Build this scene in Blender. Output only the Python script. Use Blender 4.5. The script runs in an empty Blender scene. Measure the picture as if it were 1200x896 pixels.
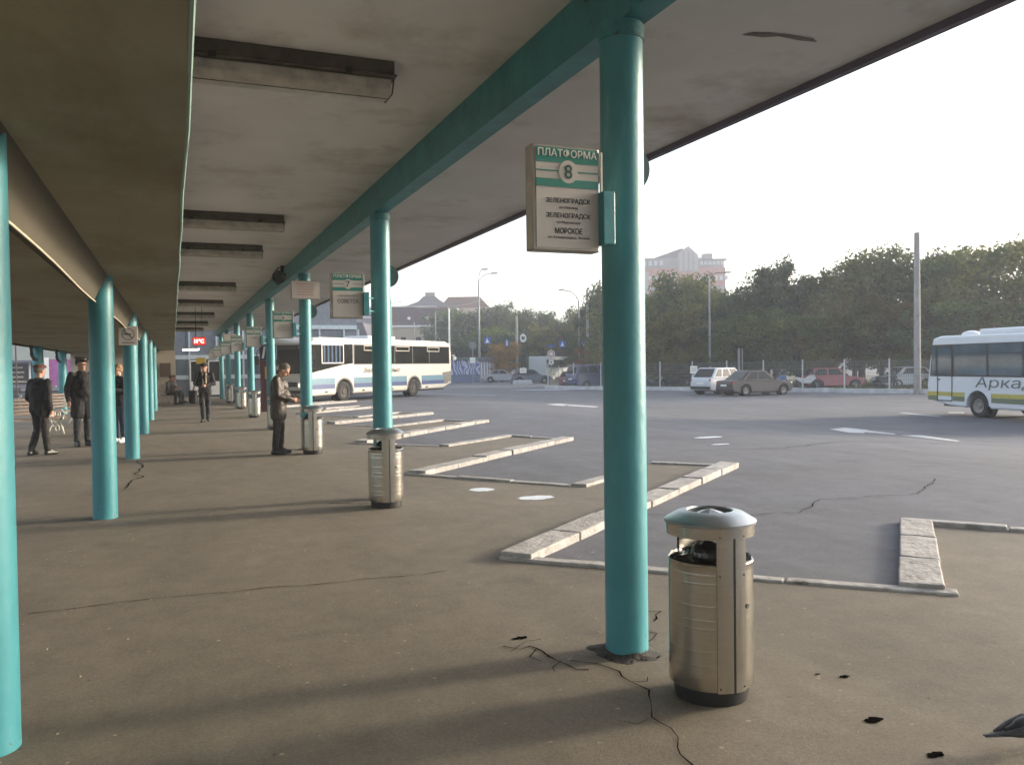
import bpy, bmesh, math, random
from mathutils import Vector, Matrix, noise
R = math.radians
S = bpy.context.scene
COL = S.collection
random.seed(7)

# ------------------------------------------------------------------ camera
CH, F = 1.6, 980.0                      # eye height, focal length in photo pixels (1200 wide)
cy_, cp_, cr_ = R(22.05), R(-1.17), R(0.75)
fwd = Vector((math.sin(cy_)*math.cos(cp_), math.cos(cy_)*math.cos(cp_), math.sin(cp_)))
rt0 = Vector((math.cos(cy_), -math.sin(cy_), 0)); up0 = rt0.cross(fwd)
crt = rt0*math.cos(cr_) - up0*math.sin(cr_); cup = up0*math.cos(cr_) + rt0*math.sin(cr_)
cam = bpy.data.cameras.new('camera'); co = bpy.data.objects.new('camera', cam); COL.objects.link(co)
m3 = Matrix((crt, cup, -fwd)).transposed()
co.matrix_world = Matrix.Translation((0, 0, CH)) @ m3.to_4x4()
cam.sensor_width = 36; cam.lens = F/1200*36; cam.clip_start = .05; cam.clip_end = 3000
S.camera = co
# ------------------------------------------------------------------ sky, sun, exposure
W = bpy.data.worlds.new('World'); S.world = W; W.use_nodes = True
wn = W.node_tree.nodes; bg = wn['Background']
st = wn.new('ShaderNodeTexSky'); st.sky_type = 'NISHITA'; st.sun_disc = False
SUN_EL, SUN_AZ = R(11.5), R(93)
st.sun_elevation = SUN_EL; st.sun_rotation = SUN_AZ; st.dust_density = 3.0; st.air_density = 1.0; st.ozone_density = 1.0
hs = wn.new('ShaderNodeHueSaturation'); hs.inputs['Saturation'].default_value = .6
W.node_tree.links.new(st.outputs[0], hs.inputs['Color']); W.node_tree.links.new(hs.outputs[0], bg.inputs[0])
bg.inputs[1].default_value = .14
sl = bpy.data.lights.new('sun', 'SUN'); sl.energy = 1.65; sl.angle = R(6); sl.color = (1, .86, .66)
so = bpy.data.objects.new('sun', sl); COL.objects.link(so)
sd = Vector((math.sin(SUN_AZ)*math.cos(SUN_EL), math.cos(SUN_AZ)*math.cos(SUN_EL), math.sin(SUN_EL)))
so.rotation_euler = (-sd).to_track_quat('-Z', 'Y').to_euler(); so.location = (30, 0, 30)
S.view_settings.view_transform = 'Standard'; S.view_settings.look = 'None'
S.view_settings.exposure = 2.0; S.view_settings.gamma = 1
S.render.engine = 'CYCLES'
S.cycles.max_bounces = 6; S.cycles.diffuse_bounces = 3; S.cycles.glossy_bounces = 3; S.cycles.transparent_max_bounces = 12
S.cycles.volume_bounces = 1

# ------------------------------------------------------------------ helpers
def gz(x, y=0):                                        # the lot falls a little away from the platform
    t = min(1, max(0, (x-11)/8)); return -.3*t*t*(3-2*t)
def ray(px, py): return (fwd*F + crt*(px-600) - cup*(py-448)).normalized()
def at(px, py, D):                                     # world point at a distance D in front of the viewer
    d = ray(px, py); return Vector((0, 0, CH)) + d*(D/d.dot(fwd))
def base(px, D):                                       # a spot on the ground
    p = at(px, 430, D); return Vector((p.x, p.y, gz(p.x)))
def top(py, px, D): return at(px, py, D).z
FACE = -cy_                                            # z rotation that turns a thing's -Y side to the viewer

def nodes(name):
    m = bpy.data.materials.new(name); m.use_nodes = True
    return m, m.node_tree.nodes, m.node_tree.links, m.node_tree.nodes['Principled BSDF']
MATS = {}
def mat(name, col, rough=.6, metal=0, var=.15, scale=6, bump=0, bscale=40, world=False, coat=0, emit=None, stretch=None, spec=None, tint=None, rvar=0):
    if name in MATS: return MATS[name]
    m, n, l, b = nodes(name); MATS[name] = m
    tc = n.new('ShaderNodeNewGeometry').outputs['Position'] if world else n.new('ShaderNodeTexCoord').outputs['Object']
    if stretch:
        mp = n.new('ShaderNodeMapping'); mp.inputs['Scale'].default_value = stretch; l.new(tc, mp.inputs[0]); tc = mp.outputs[0]
    nz = n.new('ShaderNodeTexNoise'); nz.inputs['Scale'].default_value = scale; nz.inputs['Detail'].default_value = 6; nz.inputs['Roughness'].default_value = .62
    l.new(tc, nz.inputs['Vector'])
    cr = n.new('ShaderNodeValToRGB'); c2 = tint or col
    cr.color_ramp.elements[0].position = .3; cr.color_ramp.elements[1].position = .7
    cr.color_ramp.elements[0].color = (*[c*(1-var) for c in col], 1); cr.color_ramp.elements[1].color = (*[min(1, c*(1+var)) for c in c2], 1)
    l.new(nz.outputs['Fac'], cr.inputs[0]); l.new(cr.outputs[0], b.inputs['Base Color'])
    b.inputs['Roughness'].default_value = rough; b.inputs['Metallic'].default_value = metal
    if rvar:
        mr = n.new('ShaderNodeMapRange'); mr.inputs['To Min'].default_value = rough-rvar; mr.inputs['To Max'].default_value = rough+rvar
        l.new(nz.outputs['Fac'], mr.inputs[0]); l.new(mr.outputs[0], b.inputs['Roughness'])
    if coat: b.inputs['Coat Weight'].default_value = coat; b.inputs['Coat Roughness'].default_value = .08
    if spec is not None: b.inputs['Specular IOR Level'].default_value = spec
    if emit: b.inputs['Emission Color'].default_value = (*emit[0], 1); b.inputs['Emission Strength'].default_value = emit[1]
    if bump:
        n2 = n.new('ShaderNodeTexNoise'); n2.inputs['Scale'].default_value = bscale; n2.inputs['Detail'].default_value = 5; l.new(tc, n2.inputs['Vector'])
        bp = n.new('ShaderNodeBump'); bp.inputs['Strength'].default_value = bump; bp.inputs['Distance'].default_value = .02
        l.new(n2.outputs['Fac'], bp.inputs['Height']); l.new(bp.outputs[0], b.inputs['Normal'])
    return m

class B:
    """collects shapes and links them as one mesh object"""
    def __init__(s): s.bm = bmesh.new()
    def _new(s, before): return [v for v in s.bm.verts if v.index == -1 or v.index >= before]
    def _xf(s, vs, M): bmesh.ops.transform(s.bm, matrix=M, verts=vs)
    def box(s, c, d, rz=0, rx=0, ry=0):
        M = Matrix.Translation(c) @ Matrix.Rotation(rz, 4, 'Z') @ Matrix.Rotation(ry, 4, 'Y') @ Matrix.Rotation(rx, 4, 'X') @ Matrix.Diagonal((*d, 1))
        bmesh.ops.create_cube(s.bm, size=1, matrix=M); return s
    def cyl(s, p, q, r, r2=None, n=16, caps=True):
        p, q = Vector(p), Vector(q); d = q-p; L = d.length
        if L < 1e-6: return s
        M = Matrix.Translation((p+q)/2) @ d.to_track_quat('Z', 'Y').to_matrix().to_4x4()
        bmesh.ops.create_cone(s.bm, cap_ends=caps, segments=n, radius1=r, radius2=r if r2 is None else r2, depth=L, matrix=M); return s
    def ball(s, c, r, sub=2, sc=(1, 1, 1)):
        bmesh.ops.create_icosphere(s.bm, subdivisions=sub, radius=r, matrix=Matrix.Translation(c) @ Matrix.Diagonal((*sc, 1))); return s
    def cap(s, p, q, r, r2, n=12):                      # capsule
        s.ball(p, r, 2); s.ball(q, r2, 2); s.cyl(p, q, r, r2, n); return s
    def tube(s, pts, r, n=8):
        pts = [Vector(p) for p in pts]
        rings = []
        for i, p in enumerate(pts):
            t = (pts[min(i+1, len(pts)-1)]-pts[max(i-1, 0)]).normalized()
            q = t.to_track_quat('Z', 'Y')
            rr = r[i] if isinstance(r, (list, tuple)) else r
            rings.append([s.bm.verts.new(p + q @ Vector((rr*math.cos(a*2*math.pi/n), rr*math.sin(a*2*math.pi/n), 0))) for a in range(n)])
        for a, b in zip(rings, rings[1:]):
            best = min(range(n), key=lambda k: (a[0].co-b[k].co).length)
            b[:] = b[best:]+b[:best]
            for i in range(n): s.bm.faces.new((a[i], a[(i+1) % n], b[(i+1) % n], b[i]))
        s.bm.faces.new(rings[0][::-1]); s.bm.faces.new(rings[-1]); return s
    def poly(s, pts):
        s.bm.faces.new([s.bm.verts.new(p) for p in pts]); return s
    def lathe(s, prof, c=(0, 0, 0), n=32, a0=0, a1=2*math.pi):
        full = abs(a1-a0-2*math.pi) < 1e-6; k = n if full else n+1; rings = []
        prof = list(prof)
        for r, z in prof:
            rings.append([s.bm.verts.new((c[0]+r*math.cos(a0+(a1-a0)*i/n), c[1]+r*math.sin(a0+(a1-a0)*i/n), c[2]+z)) for i in range(k)])
        for a, b in zip(rings, rings[1:]):
            for i in range(n):
                j = (i+1) % k
                s.bm.faces.new((a[i], a[j], b[j], b[i]))
        return s
    def prism(s, poly, y0, y1):                        # polygon in x,z pushed along y
        a = [s.bm.verts.new((x, y0, z)) for x, z in poly]; b = [s.bm.verts.new((x, y1, z)) for x, z in poly]
        k = len(poly)
        s.bm.faces.new(a); s.bm.faces.new(b[::-1])
        for i in range(k): s.bm.faces.new((a[i], b[i], b[(i+1) % k], a[(i+1) % k]))
        return s
    def slab(s, poly, z0, z1):                         # polygon in x,y pushed along z
        a = [s.bm.verts.new((x, y, z0)) for x, y in poly]; b = [s.bm.verts.new((x, y, z1)) for x, y in poly]
        k = len(poly)
        s.bm.faces.new(a[::-1]); s.bm.faces.new(b)
        for i in range(k): s.bm.faces.new((a[i], a[(i+1) % k], b[(i+1) % k], b[i]))
        return s
    def build(s, name, m, parent=None, smooth=False, bevel=0, seg=2, fixn=True):
        if fixn: bmesh.ops.recalc_face_normals(s.bm, faces=s.bm.faces)
        if fixn == 'up': bmesh.ops.reverse_faces(s.bm, faces=[f for f in s.bm.faces if f.normal.z < 0])
        me = bpy.data.meshes.new(name); s.bm.to_mesh(me); s.bm.free()
        me.materials.append(m)
        if smooth:
            for p in me.polygons: p.use_smooth = True
            me.set_sharp_from_angle(angle=R(40))
        o = bpy.data.objects.new(name, me); COL.objects.link(o)
        if parent: o.parent = parent
        if bevel:
            bv = o.modifiers.new('bevel', 'BEVEL'); bv.width = bevel; bv.segments = seg; bv.limit_method = 'ANGLE'; bv.angle_limit = R(35)
        return o

def tag(o, label, cat, group=None, kind=None):
    o['label'] = label; o['category'] = cat
    if group: o['group'] = group
    if kind: o['kind'] = kind
    return o
def thing(name, loc, rz=0, label='', cat='', group=None, kind='thing'):
    o = bpy.data.objects.new(name, None); COL.objects.link(o); o.location = loc; o.rotation_euler = (0, 0, rz)
    o.empty_display_size = .2
    return tag(o, label, cat, group, kind)
def struct(o): o['kind'] = 'structure'; return o
def copy_tree(o, parent=None):
    c = o.copy(); COL.objects.link(c)
    if parent: c.parent = parent
    for ch in [k for k in bpy.data.objects if k.parent == o]: copy_tree(ch, c)
    return c
def text(body, h, x, z, m, parent, y=0, w=None, name='lettering', bold=0, align='CENTER', flip=False, shear=0):
    cu = bpy.data.curves.new('t', 'FONT'); cu.body = body; cu.size = 1; cu.align_x = align; cu.offset = bold; cu.extrude = .01; cu.shear = shear
    cu.resolution_u = 4
    t = bpy.data.objects.new('t', cu); COL.objects.link(t)
    dg = bpy.context.evaluated_depsgraph_get(); me = bpy.data.meshes.new_from_object(t.evaluated_get(dg))
    bpy.data.objects.remove(t)
    xs = [v.co.x for v in me.vertices]; ys = [v.co.y for v in me.vertices]
    sy = h/max(1e-6, max(ys)-min(ys)); sx = (w/(max(xs)-min(xs))) if w else sy
    cx = (max(xs)+min(xs))/2 if align == 'CENTER' else min(xs); y0 = min(ys)
    for v in me.vertices: v.co = ((v.co.x-cx)*sx, -(v.co.z+.01)*.08, (v.co.y-y0)*sy)
    if flip:
        for v in me.vertices: v.co.x *= -1; v.co.y *= -1
    me.materials.clear(); me.materials.append(m)
    o = bpy.data.objects.new(name, me); COL.objects.link(o); o.parent = parent; o.location = (x, y, z); return o

# ------------------------------------------------------------------ materials
def ground_mat(name, dark, light, warm, patchy=.5, rough=.86):
    m, n, l, b = nodes(name); g = n.new('ShaderNodeNewGeometry')
    def nz(scale, det=6, ro=.6, st=None):
        t = n.new('ShaderNodeTexNoise'); t.inputs['Scale'].default_value = scale; t.inputs['Detail'].default_value = det; t.inputs['Roughness'].default_value = ro
        if st:
            mp = n.new('ShaderNodeMapping'); mp.inputs['Scale'].default_value = st; mp.inputs['Rotation'].default_value = (0, 0, .7); l.new(g.outputs['Position'], mp.inputs[0]); l.new(mp.outputs[0], t.inputs['Vector'])
        else: l.new(g.outputs['Position'], t.inputs['Vector'])
        return t.outputs['Fac']
    def ramp(f, a, bb, p0=.35, p1=.65):
        c = n.new('ShaderNodeValToRGB'); c.color_ramp.elements[0].position = p0; c.color_ramp.elements[1].position = p1
        c.color_ramp.elements[0].color = (*a, 1); c.color_ramp.elements[1].color = (*bb, 1); l.new(f, c.inputs[0]); return c.outputs[0]
    def mix(a, bb, f, mode='MIX'):
        x = n.new('ShaderNodeMix'); x.data_type = 'RGBA'; x.blend_type = mode
        if isinstance(f, float): x.inputs[0].default_value = f
        else: l.new(f, x.inputs[0])
        l.new(a, x.inputs[6]); l.new(bb, x.inputs[7]); return x.outputs[2]
    c = ramp(nz(.35, 8, .65), dark, light)
    c = mix(c, ramp(nz(.13, 5, .6), warm, light), .5)
    c = mix(c, ramp(nz(1.1, 8, .7, (1, .35, 1)), (.72, .72, .72), (1.2, 1.2, 1.2), .35, .68), patchy, 'MULTIPLY')
    c = mix(c, ramp(nz(3.7, 6, .7), (.82, .82, .82), (1.12, 1.12, 1.12), .35, .65), .7, 'MULTIPLY')
    c = mix(c, ramp(nz(160, 3, .7), (.66, .66, .66), (1.35, 1.35, 1.35), .35, .65), .7, 'MULTIPLY')
    c = mix(c, ramp(nz(42, 5, .75), (.78, .78, .78), (1.2, 1.2, 1.2), .36, .64), .6, 'MULTIPLY')
    c = mix(c, ramp(nz(.55, 9, .75), (1, 1, 1), (.70, .70, .72), .56, .66), .8, 'MULTIPLY')
    # tiny pale and dark specks (grit, gum)
    v = n.new('ShaderNodeTexVoronoi'); v.inputs['Scale'].default_value = 5.5; l.new(g.outputs['Position'], v.inputs['Vector'])
    c = mix(c, ramp(v.outputs['Distance'], (2.1, 2.05, 1.9), (1, 1, 1), .045, .075), .8, 'MULTIPLY')
    v2 = n.new('ShaderNodeTexVoronoi'); v2.inputs['Scale'].default_value = 3.1; l.new(g.outputs['Position'], v2.inputs['Vector'])
    c = mix(c, ramp(v2.outputs['Distance'], (.45, .45, .45), (1, 1, 1), .02, .045), .8, 'MULTIPLY')
    l.new(c, b.inputs['Base Color'])
    mr = n.new('ShaderNodeMapRange'); mr.inputs['To Min'].default_value = rough-.14; mr.inputs['To Max'].default_value = rough+.08
    l.new(nz(.8, 5), mr.inputs[0]); l.new(mr.outputs[0], b.inputs['Roughness'])
    bp = n.new('ShaderNodeBump'); bp.inputs['Strength'].default_value = .35; bp.inputs['Distance'].default_value = .006
    l.new(nz(90, 6, .7), bp.inputs['Height'])
    bp2 = n.new('ShaderNodeBump'); bp2.inputs['Strength'].default_value = .25; bp2.inputs['Distance'].default_value = .02
    l.new(nz(1.3, 4, .5), bp2.inputs['Height']); l.new(bp.outputs[0], bp2.inputs['Normal']); l.new(bp2.outputs[0], b.inputs['Normal'])
    return m
M_LOT = ground_mat('asphalt_lot', (.068, .073, .09), (.108, .112, .134), (.102, .098, .104), .7)
M_PLAT = ground_mat('asphalt_platform', (.108, .092, .070), (.168, .145, .113), (.142, .113, .079), .6)
M_TEAL = mat('turquoise_paint', (.048, .235, .275), .42, var=.1, scale=3, bump=.15, bscale=14, rvar=.1)
M_TEALD = mat('turquoise_beam_paint', (.034, .195, .215), .5, var=.25, scale=4, bump=.2, bscale=12)
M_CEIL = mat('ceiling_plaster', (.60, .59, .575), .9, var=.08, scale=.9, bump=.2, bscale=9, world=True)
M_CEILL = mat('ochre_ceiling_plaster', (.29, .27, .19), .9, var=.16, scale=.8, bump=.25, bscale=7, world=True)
M_STONE = mat('kerb_stone', (.34, .32, .305), .85, var=.35, scale=7, bump=.6, bscale=25, world=True)
M_STEEL = mat('brushed_steel', (.61, .585, .53), .21, 1, var=.05, scale=9, bump=.012, bscale=10, stretch=(1, 1, 10), rvar=.06)
M_LID = mat('grey_steel_lid', (.42, .44, .46), .38, 1, var=.1, scale=12, rvar=.08)
M_BLACK = mat('black_plastic', (.012, .012, .013), .45)
M_BAG = mat('bin_bag_film', (.012, .012, .012), .22, var=.3)
M_DARK = mat('dark_iron', (.03, .028, .026), .7)
M_WHITE = mat('white_paint', (.72, .72, .70), .5, var=.06)
M_WORN = mat('worn_road_paint', (.42, .43, .45), .8, var=.35, scale=5, world=True)
M_SIGN = mat('sign_face', (.50, .48, .46), .45, var=.04, scale=2)
M_SIGNG = mat('sign_green', (.02, .20, .17), .45, var=.05)
M_FRAME = mat('aluminium_frame', (.34, .32, .29), .45, .6)
M_INK = mat('sign_ink', (.04, .04, .045), .6)
M_GREYINK = mat('sign_small_ink', (.13, .13, .13), .6)
M_RED = mat('red_ink', (.45, .06, .05), .6)
M_GLASS = mat('dark_window_glass', (.012, .013, .013), .12, var=.3, scale=1, spec=.3)
M_GLASSB = mat('bluish_window_glass', (.05, .085, .11), .07, var=.35, scale=1.2, spec=1)
M_TYRE = mat('tyre_rubber', (.02, .02, .021), .85)
M_RIM = mat('wheel_rim', (.25, .24, .23), .45, .7)
M_GALV = mat('galvanised_steel', (.22, .22, .22), .55, .3, var=.15)
M_CONC = mat('concrete_pole', (.27, .26, .25), .85, var=.2, scale=3, bump=.3)
M_WOOD = mat('bench_wood', (.15, .105, .085), .6, var=.3, scale=9, stretch=(1, 8, 8))
M_CAST = mat('white_cast_metal', (.6, .58, .52), .5, var=.15)
M_CHROME = mat('headlight_glass', (.75, .75, .72), .12, .6)
M_SKIN = mat('skin', (.42, .23, .16), .55, var=.12, scale=20)
def cloth(name, c, r=.85): return mat(name, c, r, var=.25, scale=14, bump=.5, bscale=30)

def wear(m, col, scale, lo, hi, stretch=(1, 1, 1), world=True, zfade=None):
    n, l, b = m.node_tree.nodes, m.node_tree.links, m.node_tree.nodes['Principled BSDF']; old = b.inputs['Base Color'].links[0].from_socket
    g = n.new('ShaderNodeNewGeometry'); mp = n.new('ShaderNodeMapping'); mp.inputs['Scale'].default_value = stretch; l.new(g.outputs['Position'], mp.inputs[0])
    z = n.new('ShaderNodeTexNoise'); z.inputs['Scale'].default_value = scale; z.inputs['Detail'].default_value = 8; z.inputs['Roughness'].default_value = .68; l.new(mp.outputs[0], z.inputs['Vector'])
    mr = n.new('ShaderNodeMapRange'); mr.inputs['From Min'].default_value = lo; mr.inputs['From Max'].default_value = hi; l.new(z.outputs['Fac'], mr.inputs[0]); f = mr.outputs[0]
    if zfade:
        sx = n.new('ShaderNodeSeparateXYZ'); l.new(g.outputs['Position'], sx.inputs[0]); m3_ = n.new('ShaderNodeMapRange'); m3_.inputs['From Min'].default_value = zfade[0]; m3_.inputs['From Max'].default_value = zfade[1]; m3_.inputs['To Min'].default_value = zfade[2]; m3_.inputs['To Max'].default_value = 0; l.new(sx.outputs['Z'], m3_.inputs[0])
        ad = n.new('ShaderNodeMath'); ad.operation = 'ADD'; l.new(z.outputs['Fac'], ad.inputs[0]); l.new(m3_.outputs[0], ad.inputs[1]); l.new(ad.outputs[0], mr.inputs[0])
    x = n.new('ShaderNodeMix'); x.data_type = 'RGBA'; l.new(f, x.inputs[0]); l.new(old, x.inputs[6]); x.inputs[7].default_value = (*col, 1); l.new(x.outputs[2], b.inputs['Base Color'])
wear(M_TEAL, (.09, .05, .03), 22, .72, .75, zfade=(0, .35, .14))                # rust freckles, denser at the foot
wear(M_TEAL, (.13, .34, .37), 7, .60, .72, (1, 1, .12))                        # chalky vertical streaks
wear(M_TEALD, (.03, .045, .04), 6, .60, .70)
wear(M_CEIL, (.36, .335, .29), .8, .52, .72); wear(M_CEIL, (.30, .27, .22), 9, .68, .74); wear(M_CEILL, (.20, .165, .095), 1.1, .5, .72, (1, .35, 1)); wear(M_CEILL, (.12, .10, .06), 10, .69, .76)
wear(M_STEEL, (.55, .51, .44), 7, .5, .8, (1, 1, .4)); wear(M_STONE, (.13, .115, .10), 3.5, .55, .68)

# ------------------------------------------------------------------ ground
b = B(); xs = [-700, -60, -10, 0, 8, 11, 12, 13, 14, 15, 16, 17, 18, 19, 20, 40, 100, 700]; ys = [-300, -20, 0, 20, 50, 100, 200, 800]
V = [[b.bm.verts.new((x, y, gz(x)-.004)) for y in ys] for x in xs]
for i in range(len(xs)-1):
    for j in range(len(ys)-1): b.bm.faces.new((V[i][j], V[i+1][j], V[i+1][j+1], V[i][j+1]))
struct(b.build('ground', M_LOT, fixn='up'))

TOOTH = [   # platform corner, far end of long kerb, second end corner, foot of the short kerb
    ((2.3, .35), (7.75, 4.75), (6.62, 6.19), (4.68, 4.38)),
    ((2.47, 6.43), (7.80, 10.75), (7.06, 11.55), (4.82, 9.86)),
    ((3.2, 12.05), (7.65, 16.15), (6.98, 17.6), (4.9, 16.0)),
    ((3.5, 17.45), (8.1, 22.5), (7.2, 23.5), (5.15, 21.9)),
    ((4.0, 23.9), (7.9, 27.2), (7.1, 28.3), (5.3, 26.7)),
    ((3.9, 29.6), (7.7, 33.2), (7.0, 34.3), (5.3, 32.8)),
    ((3.9, 35.3), (7.7, 38.9), (7.0, 40.0), (5.3, 38.5)),
    ((3.9, 41.0), (7.7, 44.6), (7.0, 45.7), (5.3, 44.2)),
]
edge = []
for a, b_, c, d in TOOTH: edge += [d, a]
pl = [(12, -14), (12, -7)]
for a, e2, c, d in TOOTH: pl += [a, d]
pl += [(3.9, 46.8), (3.9, 53)]
b = B()
left = [b.bm.verts.new((-30, y, .003)) for x, y in pl]; rgt = [b.bm.verts.new((x, y, .003)) for x, y in pl]
for i in range(len(pl)-1): b.bm.faces.new((left[i], rgt[i], rgt[i+1], left[i+1]))
for i, (a, e2, c, d) in enumerate(TOOTH):
    b.bm.faces.new((rgt[2+2*i], b.bm.verts.new((*e2, .003)), b.bm.verts.new((*c, .003)), rgt[3+2*i]))
struct(b.build('platform_pavement', M_PLAT, fixn='up'))

def kerb(p, q, w, h, side=0):
    p, q = Vector((*p, 0)), Vector((*q, 0)); d = q-p; L = d.length; d.normalize(); nrm = Vector((-d.y, d.x, 0))
    k = max(1, round(L/1.05)); ang = math.atan2(d.y, d.x); b = B()
    for i in range(k):
        a, e = L*i/k+.008, L*(i+1)/k-.008
        c = p + d*(a+e)/2 + nrm*(side*w/2 + random.uniform(-.01, .01))
        hh = h+random.uniform(-.012, .012)
        b.box((c.x, c.y, hh/2-.03), (e-a, w, hh+.06), ang+random.uniform(-.008, .008), random.uniform(-.02, .02), random.uniform(-.008, .008))
    bmesh.ops.subdivide_edges(b.bm, edges=b.bm.edges, cuts=3, use_grid_fill=True)
    for v in b.bm.verts: v.co += noise.noise_vector(v.co*6)*.006
    return struct(b.build('kerb', M_STONE, bevel=.012))
for i, (a, e, c, d) in enumerate(TOOTH):
    if i == 0: kerb(c, d, .29, .06, 1); kerb(c, e, .13, .045, 0)
    else:
        kerb(a, e, .29, .075, -1); kerb(e, c, .13, .035, 0)
        kerb(((c[0]*.45+d[0]*.55), (c[1]*.45+d[1]*.55)) if i == 1 else c, d, .22, .05, 1)
    if i+1 < len(TOOTH): kerb(d if i else (4.92, 4.1), TOOTH[i+1][0], .12, .028, 0)
    else: pass

# markings, painted patches, cracks, pot holes
def ribbon(pts, w, z, jit=0):
    b = B(); prev = None; pts = [Vector((*p, 0)) for p in pts]; fine = []
    for p, q in zip(pts, pts[1:]):
        k = max(1, int((q-p).length/.06)) if jit else 1
        fine += [p.lerp(q, i/k) for i in range(k)]
    fine.append(pts[-1])
    if jit: fine = [p+Vector((random.uniform(-jit, jit)+noise.noise(p*2.3)*min(.14, w*8), random.uniform(-jit, jit)+noise.noise(p*2.3+Vector((9, 9, 9)))*min(.14, w*8), 0)) for p in fine]
    for i, p in enumerate(fine):
        t = (fine[min(i+1, len(fine)-1)]-fine[max(i-1, 0)]).normalized(); nn = Vector((-t.y, t.x, 0))
        ww = w*(random.uniform(.3, 1.5) if jit else 1)/2
        cur = (b.bm.verts.new(p+nn*ww+Vector((0, 0, z+gz(p.x)))), b.bm.verts.new(p-nn*ww+Vector((0, 0, z+gz(p.x)))))
        if prev: b.bm.faces.new((prev[0], prev[1], cur[1], cur[0]))
        prev = cur
    return b
M_CRACK = mat('crack_shadow', (.004, .0035, .003), 1, spec=0, world=True)
for pts, w in [([(1.70, 4.40), (1.78, 4.33), (1.84, 4.36), (1.9, 4.25), (1.93, 4.05), (1.96, 3.9), (2.02, 3.86)], .010), ([(1.72, 4.3), (1.84, 4.42), (1.95, 4.44)], .006), ([(1.86, 4.28), (1.80, 4.18), (1.84, 4.10)], .006), ([(1.93, 4.05), (1.85, 3.98), (1.82, 3.93)], .005),
               ([(1.98, 4.02), (2.08, 3.93), (2.13, 3.78), (2.10, 3.63), (2.12, 3.52), (2.04, 3.42), (1.98, 3.32), (1.93, 3.22), (1.95, 3.1), (1.93, 3.0), (1.88, 2.88), (1.91, 2.72), (1.93, 2.6)], .008), ([(2.10, 3.63), (2.18, 3.6), (2.22, 3.66)], .004), ([(1.93, 3.22), (1.86, 3.2), (1.80, 3.26)], .004),
               ([(-.93, 6.29), (-.6, 6.31), (-.3, 6.33), (.1, 6.30), (.5, 6.28), (.9, 6.25), (1.3, 6.25), (1.95, 6.2)], .008), ([(2.42, 4.1), (2.52, 4.16), (2.6, 4.25), (2.55, 4.4)], .010),
               ([(2.93, 4.85), (2.75, 4.7), (2.9, 4.6), (2.72, 4.45)], .010), ([(2.47, 3.95), (2.55, 3.85), (2.62, 3.88)], .008), ([(-.55, 16.2), (-.5, 14.2), (-.66, 12.5)], .02), ([(1.6, 9.9), (1.9, 9.7), (2.1, 9.75)], .02),
               ([(4.2, 8.0), (5.0, 7.3), (6.1, 7.0), (6.9, 7.6), (8.2, 7.4), (9.5, 8.3)], .012), ([(8.5, 13), (10.5, 12.4), (12.5, 13.2), (15, 12.6)], .02)]:
    struct(ribbon(pts, w, .007, .009).build('pavement_crack', M_CRACK, fixn='up'))
for x, y, r in [(2.85, 2.82, .05), (3.12, 3.27, .03), (2.83, 2.47, .045), (3.02, 3.35, .015), (1.86, 4.5, .05), (2.4, 3.9, .03), (.35, 3.2, .012), (2.28, 3.98, .13)]:
    b = B(); k = 18
    b.poly([(x+r*1.1*math.cos(a)*random.uniform(.6, 1.15), y+r*.6*math.sin(a)*random.uniform(.5, 1.15), .006) for i, a in enumerate([j*2*math.pi/k for j in range(k)])])
    struct(b.build('pothole', M_CRACK, fixn='up'))
M_SPILL = mat('white_spill', (.62, .66, .72), .7, var=.1, scale=8, world=True)
for x, y, rx_, ry_ in [(3.66, 10.11, .17, .16), (4.02, 9.2, .23, .15), (10.6, 15.0, .35, .15), (9.9, 13.6, .22, .08)]:
    b = B(); k = 26
    b.poly([(x+rx_*math.cos(j*2*math.pi/k)*random.uniform(.85, 1.1), y+ry_*math.sin(j*2*math.pi/k)*random.uniform(.85, 1.1), .007) for j in range(k)])
    struct(b.build('paint_spill', M_SPILL, fixn='up'))
def mark(pxs):                                           # road paint from its four corners on the ground
    b = B(); b.poly([(x, y, gz(x)+.006) for x, y in pxs]); struct(b.build('road_marking', M_WORN, fixn='up'))
def gp(px, py):                                          # where a line of sight meets the lot
    z = -.2
    for _ in range(30): d = ray(px, py); p = d*((z-CH)/d.z); z = .5*z+.5*gz(p.x)
    return (p.x, p.y)
for q in ([(972, 503), (990, 501), (1018, 504), (1012, 507.5), (995, 507)], [(1018, 504.6), (1050, 508.3), (1048, 509.2), (1014, 506.3)], [(1055, 510), (1080, 510), (1125, 516.5), (1122, 517.5)], [(1053, 484), (1060, 483.6), (1105, 488), (1098, 488.3)], [(1110, 483), (1130, 483), (1130, 484.3), (1112, 484)]): mark([gp(*p) for p in q])
for q in ([(640, 474), (652, 472.8), (668, 473.6), (660, 475.6)], [(668, 474), (702, 476.3), (698, 477.3), (664, 475.4)]): mark([gp(*p) for p in q])
mark([(24, 60), (26, 60), (28, 56), (27, 56)])
mark([(14.0, 52), (14.3, 52), (19.3, 50), (19.0, 50)])

# litter: small pale leaf scraps strewn on the paving
b = B()
for i in range(420):
    x, y = random.uniform(-1.5, 4.4), random.uniform(2.0, 10); a = random.uniform(0, 6.3); s = random.uniform(.003, .011)*(2 if random.random() < .04 else 1)
    b.poly([(x+s*math.cos(a), y+s*math.sin(a), .008), (x-s*.4*math.sin(a), y+s*.4*math.cos(a), .012), (x-s*math.cos(a), y-s*math.sin(a), .008), (x+s*.4*math.sin(a), y-s*.4*math.cos(a), .010)])
tag(b.build('litter', mat('dry_scraps', (.4, .34, .22), .9)), 'tiny dry leaf scraps strewn over the platform', 'litter', kind='stuff')

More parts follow.
